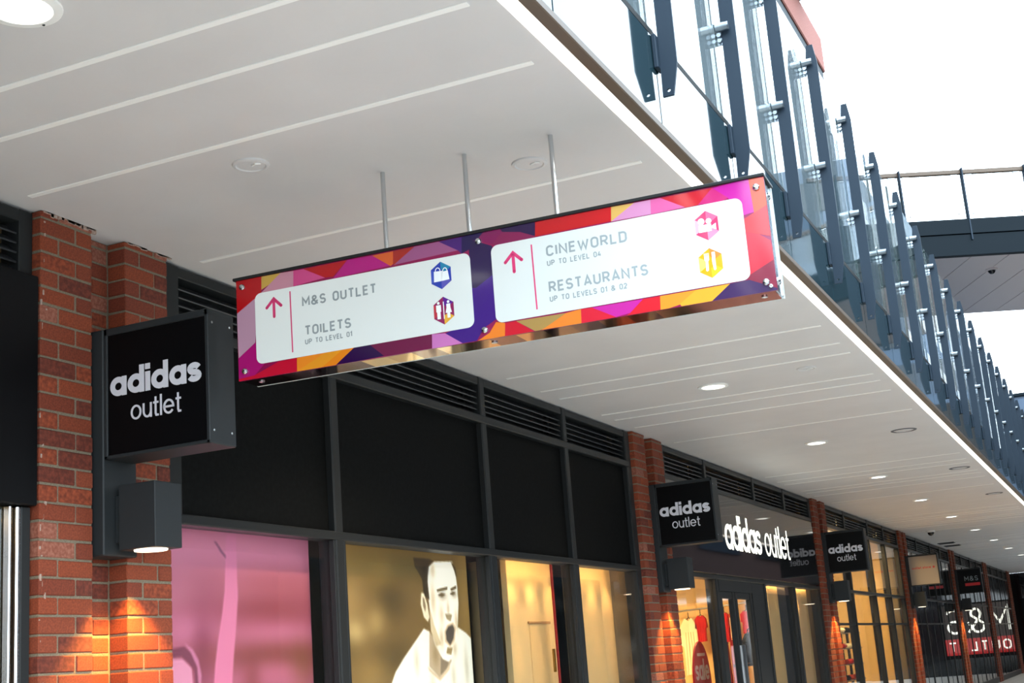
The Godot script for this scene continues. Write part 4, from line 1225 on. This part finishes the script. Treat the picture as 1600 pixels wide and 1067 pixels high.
func build_direction_sign() -> void:
	var W := 2.178
	var H := 0.418
	var o := thing("hanging_sign", "long hanging direction sign with two white panels in a coloured facet border", "sign", V(-3.145, 1.215, -4.458))
	o.rotation.y = deg_to_rad(2.7)
	local_part(o, "housing", MB.new().box(Vector3(0.006, 0.004, -0.134), Vector3(W - 0.006, H - 0.002, -0.012), 0.004), M.steel, "polished steel housing")
	# mirror-finish underside, with reflected colours painted into its metal
	var us := MB.new()
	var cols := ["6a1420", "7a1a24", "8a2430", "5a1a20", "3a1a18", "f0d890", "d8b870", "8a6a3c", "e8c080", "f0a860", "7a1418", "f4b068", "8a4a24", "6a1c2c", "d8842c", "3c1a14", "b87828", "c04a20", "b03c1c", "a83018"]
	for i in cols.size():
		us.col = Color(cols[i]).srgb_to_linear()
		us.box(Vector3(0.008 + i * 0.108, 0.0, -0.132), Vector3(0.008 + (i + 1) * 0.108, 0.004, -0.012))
	local_part(o, "underside", us, M.painted_reflection)
	local_part(o, "rear_panel", MB.new().box(Vector3(0, 0, -0.146), Vector3(W, H, -0.135), 0.002), M.back_panel)
	local_part(o, "top_cap", MB.new().box(Vector3(-0.012, H, -0.152), Vector3(W + 0.004, H + 0.012, 0.008), 0.002), M.black_frame)
	local_part(o, "end_fold", MB.new().box(Vector3(W - 0.006, 0.01, -0.136), Vector3(W - 0.001, H - 0.01, -0.128)).box(Vector3(W - 0.006, 0.01, -0.02), Vector3(W - 0.001, H - 0.01, -0.013)), M.brushed)
	var pm := MB.new()
	pm.col = Color("8c1c4c").srgb_to_linear()
	pm.box(Vector3(0, 0, -0.011), Vector3(W, H, -0.0012))
	var rect := PackedVector2Array([Vector2(0, 0), Vector2(W, 0), Vector2(W, H), Vector2(0, H)])
	var i := 0
	for f in facets():
		for q in Geometry2D.intersect_polygons(PackedVector2Array(f[1]), rect):
			flat(pm, q, -0.0011 + 0.00002 * i, Color(f[0]).srgb_to_linear())
		i += 1
	var panel := local_part(o, "facet_panel", pm, M.print, "glossy printed panel of red, magenta, orange and violet facets")
	var texts := [
		[0.087, 1.038, 0.056, 0.349, "M&S OUTLET", 0.304, 0.636, 0.2575, 0.0405, "", 0.0, "TOILETS", 0.311, 0.518, 0.138, "UP TO LEVEL 01", 0.521],
		[1.126, 2.092, 0.054, 0.357, "CINEWORLD", 1.346, 1.661, 0.274, 0.042, "UP TO LEVEL 04", 1.558, "RESTAURANTS", 1.345, 1.727, 0.135, "UP TO LEVELS 01 & 02", 1.644]]
	for t in texts:
		var mp := MB.new()
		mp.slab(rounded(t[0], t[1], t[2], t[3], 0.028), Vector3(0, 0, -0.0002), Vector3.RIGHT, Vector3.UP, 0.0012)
		var wp := local_part(panel, "emissive_panel", mp, M.white_panel, "white message panel reading %s and %s" % [t[4], t[11]])
		var at := Vector3(0, 0, 0.001)
		var w := MB.new()
		word(w, t[4], t[5], t[6], t[7], t[8], 0.0074, at, Vector3.RIGHT, Vector3.UP, 0.0006)
		if t[9]:
			word(w, t[9], t[5], t[10], t[7] - 0.037, 0.0215, 0.0041, at, Vector3.RIGHT, Vector3.UP, 0.0006)
		word(w, t[11], t[12], t[13], t[14], t[8], 0.0074, at, Vector3.RIGHT, Vector3.UP, 0.0006)
		word(w, t[15], t[12], t[16], t[14] - 0.036, 0.0215, 0.0041, at, Vector3.RIGHT, Vector3.UP, 0.0006)
		local_part(panel, "lettering", w, M.letter_grey)
		var a := MB.new()
		var x: float = t[0] + 0.088
		a.ribbon(line([x - 0.033, 0.281, x, 0.314, x + 0.033, 0.281]), 0.0125, at, Vector3.RIGHT, Vector3.UP, 0.0006)
		a.ribbon(line([x, 0.312, x, 0.240]), 0.0125, at, Vector3.RIGHT, Vector3.UP, 0.0006)
		for q in [[x - 0.033, 0.281], [x + 0.033, 0.281], [x, 0.240]]:
			a.lathe([Vector2(0.00625, 0), Vector2(0.00625, 0.0006), Vector2(0, 0.0006)], Vector3(q[0], q[1], 0.001), Vector3.BACK, 12)
		local_part(panel, "arrow", a, M.pink, "pink up arrow")
		local_part(panel, "divider", MB.new().ribbon(line([t[0] + 0.166, 0.080, t[0] + 0.164, 0.332]), 0.0055, at, Vector3.RIGHT, Vector3.UP, 0.0006), M.pink)
	# pictograms
	var z := Vector3(0, 0, 0.0026)
	var bag := icon_ground(panel, 0.915, 0.279, 0.055, ["2c40a8", "3c54b8", "5a58b0", "2880a8"], "blue hexagon with two shopping bags")
	var g := MB.new()
	g.slab(line([0.884, 0.256, 0.917, 0.256, 0.922, 0.296, 0.886, 0.298]), z, Vector3.RIGHT, Vector3.UP, 0.0004)
	g.slab(line([0.918, 0.256, 0.949, 0.258, 0.944, 0.294, 0.916, 0.292]), z, Vector3.RIGHT, Vector3.UP, 0.0004)
	g.ribbon(arc(0.902, 0.297, 0.010, 0.014, 0, 180, 8), 0.003, z, Vector3.RIGHT, Vector3.UP, 0.0004)
	g.ribbon(arc(0.932, 0.293, 0.009, 0.013, 0, 180, 8), 0.003, z, Vector3.RIGHT, Vector3.UP, 0.0004)
	local_part(bag, "shopping_bags", g, M.icon_white)
	var wc := icon_ground(panel, 0.917, 0.139, 0.055, ["8c2458", "b83440", "e0a83c", "5a2088"], "multicoloured hexagon with toilet figures")
	g = MB.new()
	for q in [[0.896, 0], [0.937, 1]]:
		g.lathe([Vector2(0.0055, 0), Vector2(0.0055, 0.0004), Vector2(0, 0.0004)], Vector3(q[0], 0.171, 0.0026), Vector3.BACK, 12)
		var x: float = q[0]
		if q[1] == 0:
			g.slab(line([x - 0.010, 0.163, x + 0.010, 0.163, x + 0.010, 0.136, x + 0.007, 0.136, x + 0.007, 0.108, x - 0.007, 0.108, x - 0.007, 0.136, x - 0.010, 0.136]), z, Vector3.RIGHT, Vector3.UP, 0.0004)
		else:
			g.slab(line([x - 0.008, 0.163, x + 0.008, 0.163, x + 0.008, 0.148, x + 0.013, 0.128, x + 0.006, 0.128, x + 0.006, 0.108, x - 0.006, 0.108, x - 0.006, 0.128, x - 0.013, 0.128, x - 0.008, 0.148]), z, Vector3.RIGHT, Vector3.UP, 0.0004)
	g.ribbon(line([0.917, 0.106, 0.917, 0.174]), 0.0032, z, Vector3.RIGHT, Vector3.UP, 0.0004)
	local_part(wc, "toilet_figures", g, M.icon_white)
	var film := icon_ground(panel, 1.958, 0.277, 0.055, ["d83a66", "e4a0b8", "e080a0", "e06488"], "pink hexagon with a film camera")
	g = MB.new()
	g.slab(line([1.928, 0.254, 1.974, 0.254, 1.974, 0.281, 1.928, 0.281]), z, Vector3.RIGHT, Vector3.UP, 0.0004)
	g.slab(line([1.976, 0.264, 1.991, 0.256, 1.991, 0.281, 1.976, 0.273]), z, Vector3.RIGHT, Vector3.UP, 0.0004)
	g.lathe([Vector2(0.0125, 0), Vector2(0.0125, 0.0004), Vector2(0, 0.0004)], Vector3(1.939, 0.294, 0.0026), Vector3.BACK, 14)
	g.lathe([Vector2(0.0105, 0), Vector2(0.0105, 0.0004), Vector2(0, 0.0004)], Vector3(1.966, 0.292, 0.0026), Vector3.BACK, 14)
	local_part(film, "film_camera", g, M.icon_white)
	var food := icon_ground(panel, 1.957, 0.1375, 0.055, ["e0a020", "e8c468", "d8b82c", "dc7c30"], "orange hexagon with a knife and fork")
	g = MB.new()
	g.slab(line([1.938, 0.112, 1.942, 0.108, 1.948, 0.112, 1.949, 0.145, 1.953, 0.150, 1.953, 0.162, 1.936, 0.162, 1.936, 0.150, 1.940, 0.145]), z, Vector3.RIGHT, Vector3.UP, 0.0004)
	for k in 4:
		g.ribbon(line([1.9372 + k * 0.0048, 0.16, 1.9372 + k * 0.0048, 0.175]), 0.0024, z, Vector3.RIGHT, Vector3.UP, 0.0004)
	g.slab(line([1.966, 0.112, 1.970, 0.108, 1.975, 0.112, 1.975, 0.140, 1.976, 0.176, 1.964, 0.176, 1.963, 0.140]), z, Vector3.RIGHT, Vector3.UP, 0.0004)
	local_part(food, "knife_and_fork", g, M.icon_white)
	# fixings
	for q in [[0.030, 0.387], [0.032, 0.036], [1.078, 0.385], [1.079, 0.036], [2.148, 0.383], [2.143, 0.034]]:
		local_part(panel, "bolt", MB.new().lathe([Vector2(0.0125, -0.001), Vector2(0.0125, 0.006), Vector2(0.010, 0.010), Vector2(0.004, 0.0125), Vector2(0, 0.0125)], Vector3(q[0], q[1], 0), Vector3.BACK, 20), M.steel, "polished steel dome bolt")
	local_part(panel, "lock_stud", MB.new().lathe([Vector2(0.007, -0.001), Vector2(0.007, 0.008), Vector2(0.004, 0.009), Vector2(0, 0.006)], Vector3(2.158, 0.016, 0), Vector3.BACK, 14), M.steel)
	for y in [0.05, 0.365]:
		local_part(o, "end_bolt", MB.new().lathe([Vector2(0.014, -0.002), Vector2(0.014, 0.004), Vector2(0.009, 0.007), Vector2(0, 0.007)], Vector3(W - 0.004, y, -0.072), Vector3.RIGHT, 18), M.steel)
	for x in [0.07, 1.09, 2.12]:
		local_part(o, "end_bolt", MB.new().lathe([Vector2(0.012, -0.002), Vector2(0.012, 0.004), Vector2(0, 0.007)], Vector3(x, 0.0, -0.06), Vector3.DOWN, 16), M.steel)
	for x in [0.645, 1.007, 1.371]:
		local_part(o, "hanging_rod", MB.new().rod(Vector3(x, H, -0.092), Vector3(x, CEIL - 1.215, -0.092), 0.0095, 16), M.steel, "slim polished steel hanging rod")

# ---------------------------------------------------------------- glass balustrade and its fins
func build_balustrade() -> void:
	var g := thing("glass_balustrade", "long glass balustrade of dark lower panels and clear upper panes above the soffit edge", "balustrade", V(-1.4, CEIL, -20))
	var pitch := 1.098
	for k in range(-3, 40):
		var z0 := -4.83 - pitch * k
		var z1 := z0 - pitch
		part(g, "spandrel_panel", B(-1.406, -1.393, 2.004, 2.395, z0 - 0.005, z1 + 0.005, 0.001), M.spandrel, "dark mirror-like spandrel panel" if k == -3 else "")
		part(g, "glass_pane", B(-1.405, -1.393, 2.425, 3.765, z0 - 0.008, z1 + 0.008), M.rail_glass)
		part(g, "edge_gasket", B(-1.4055, -1.3925, 2.425, 3.765, z1 - 0.0065, z1 + 0.0065), M.glass_edge)
	part(g, "joint_strip", B(-1.41, -1.3925, 2.397, 2.423, -4.83 - pitch * 40, -4.83 + pitch * 3), M.joint, "black horizontal joint strip")
	var blade := fin_blade()
	var first: Node3D
	var n := 0
	for k in range(-2, 40):
		var z := -4.83 - pitch * k
		var label := "blue grey steel fin on the glass balustrade, %s from the near end" % nth(n)
		n += 1
		if first:
			copy(first, V(-1.393, 2.135, z), label)
			continue
		first = thing("balustrade_fin", label, "fin", V(-1.393, 2.135, z), "steel fins along the glass balustrade")
		part(first, "blade", blade_at(blade, z), M.fin_paint)
		part(first, "bracket", B(-1.392, -1.374, 2.252, 2.396, z - 0.035, z + 0.035, 0.003), M.fin_paint)
		for y in [2.885, 3.575]:
			part(first, "clamp", MB.new().lathe([Vector2(0, 0), Vector2(0.019, 0), Vector2(0.022, 0.003), Vector2(0.022, 0.062), Vector2(0.019, 0.065), Vector2(0, 0.065)], V(-1.392, y, z + 0.036), Vector3.RIGHT, 18), M.clamp_steel, "polished steel clamp")
			var b := MB.new()
			b.rod(V(-1.380, y - 0.035, z + 0.004), V(-1.380, y - 0.035, z + 0.034), 0.011, 12)
			b.rod(V(-1.380, y - 0.062, z + 0.004), V(-1.380, y - 0.062, z + 0.03), 0.010, 12)
			b.box(V(-1.392, y - 0.08, z + 0.004), V(-1.372, y + 0.03, z + 0.012), 0.001)
			part(first, "clamp_bolts", b, M.clamp_steel)

func fin_blade() -> Array:
	# two halves meeting at the drilled hole
	var cx := -1.350
	var l := line([-1.376, 2.135, cx, 2.135])
	l.append_array(arc(cx, 2.158, 0.0075, 0.0075, 270, 90, 8))
	l.append_array(line([cx, 3.70, -1.356, 3.70, -1.371, 3.585, -1.3735, 2.27]))
	var r := line([cx, 2.135, -1.332, 2.135, -1.305, 2.27, -1.300, 3.58, -1.316, 3.70, cx, 3.70])
	r.append_array(arc(cx, 2.158, 0.0075, 0.0075, 90, -90, 8))
	return [l, r]

func blade_at(halves: Array, z: float) -> MB:
	var mb := MB.new()
	for h in halves:
		mb.slab(h, V(0, 0, z - 0.006), Vector3.RIGHT, Vector3.UP, 0.012)
	return mb

# ---------------------------------------------------------------- the footbridge across the street
func build_bridge() -> void:
	var o := thing("footbridge", "dark footbridge with a glass parapet crossing at the upper right", "bridge", V(-2.234, 6.0, -22.206))
	o.rotation.y = deg_to_rad(27.13)
	var x0 := -1.8
	var x1 := 6.4
	local_part(o, "fascia", MB.new().box(Vector3(x0, 0, -0.12), Vector3(x1, 0.35, 0), 0.004).box(Vector3(x0, 0.36, -0.1), Vector3(x1, 0.61, 0.02), 0.004), M.bridge_paint)
	local_part(o, "deck", MB.new().box(Vector3(x0, 0.2, -3.95), Vector3(x1, 0.5, -0.12)), M.bridge_paint)
	for k in 12:
		local_part(o, "soffit_panel", MB.new().box(Vector3(x0 + k * 0.64 + 0.006, 0.0, -4.0), Vector3(x0 + (k + 1) * 0.64 - 0.006, 0.02, -0.12), 0.003), M.bridge_soffit)
	local_part(o, "handrail", MB.new().box(Vector3(x0, 1.40, -0.09), Vector3(x1, 1.475, -0.02), 0.01), M.timber, "brown timber handrail")
	var x := -0.28 - 1.055
	while x < x1 - 1.1:
		local_part(o, "glass_pane", MB.new().box(Vector3(x + 0.012, 0.62, -0.06), Vector3(x + 1.043, 1.40, -0.05)), M.rail_glass)
		local_part(o, "post", MB.new().box(Vector3(x - 0.012, 0.25, -0.07), Vector3(x + 0.012, 1.49, 0.03), 0.003), M.fin_paint)
		for s in [-0.12, 0.12]:
			local_part(o, "glass_fixing", MB.new().rod(Vector3(x + s, 0.72, -0.06), Vector3(x + s, 0.72, -0.03), 0.018, 8), M.brushed)
			local_part(o, "rail_clip", MB.new().box(Vector3(x + s - 0.06, 1.375, -0.06), Vector3(x + s + 0.06, 1.395, -0.035), 0.003), M.brushed)
		x += 1.055
	local_part(o, "rear_fascia", MB.new().box(Vector3(x0, 0.02, -4.1), Vector3(x1, 0.6, -4.0), 0.004), M.bridge_paint)
	var d := thing("dome_camera", "small black dome camera under the footbridge", "camera", V(-1.395, 6.0, -23.68))
	part(d, "base", MB.new().lathe([Vector2(0.1, 0), Vector2(0.1, 0.03), Vector2(0.07, 0.035)], V(-1.395, 6.0, -23.68), Vector3.DOWN, 16), M.bridge_soffit)
	part(d, "dome", MB.new().lathe([Vector2(0.062, 0.03), Vector2(0.055, 0.06), Vector2(0.03, 0.085), Vector2(0, 0.092)], V(-1.395, 6.0, -23.68), Vector3.DOWN, 16), M.gloss_black)

func build_far_block() -> void:
	var o := thing("far_building", "blue grey clad building at the far end, just showing at the right edge", "building", V(0, -1.25, -53))
	part(o, "wall", B(-3.6, 11, CEIL + 0.4, 8.3, -56, -52), M.cladding)
	part(o, "tower", B(0.8, 12, 8.4, 19, -58, -53, 0.05), M.cladding)
	for k in 5:
		for j in 5:
			part(o, "tower_window", B(1.4 + k * 2.1, 2.9 + k * 2.1, 9.0 + j * 2.0, 10.3 + j * 2.0, -53, -52.96, 0.01), M.dark_window)
	part(o, "coping", B(-3.65, 11, 8.3, 8.42, -56, -51.9, 0.02), M.bridge_paint)
	for k in 6:
		for j in 3:
			part(o, "clad_panel", B(-3.5 + k * 2.3, -1.24 + k * 2.3, 2.6 + j * 1.88, 4.44 + j * 1.88, -52.0, -51.95, 0.01), M.cladding)
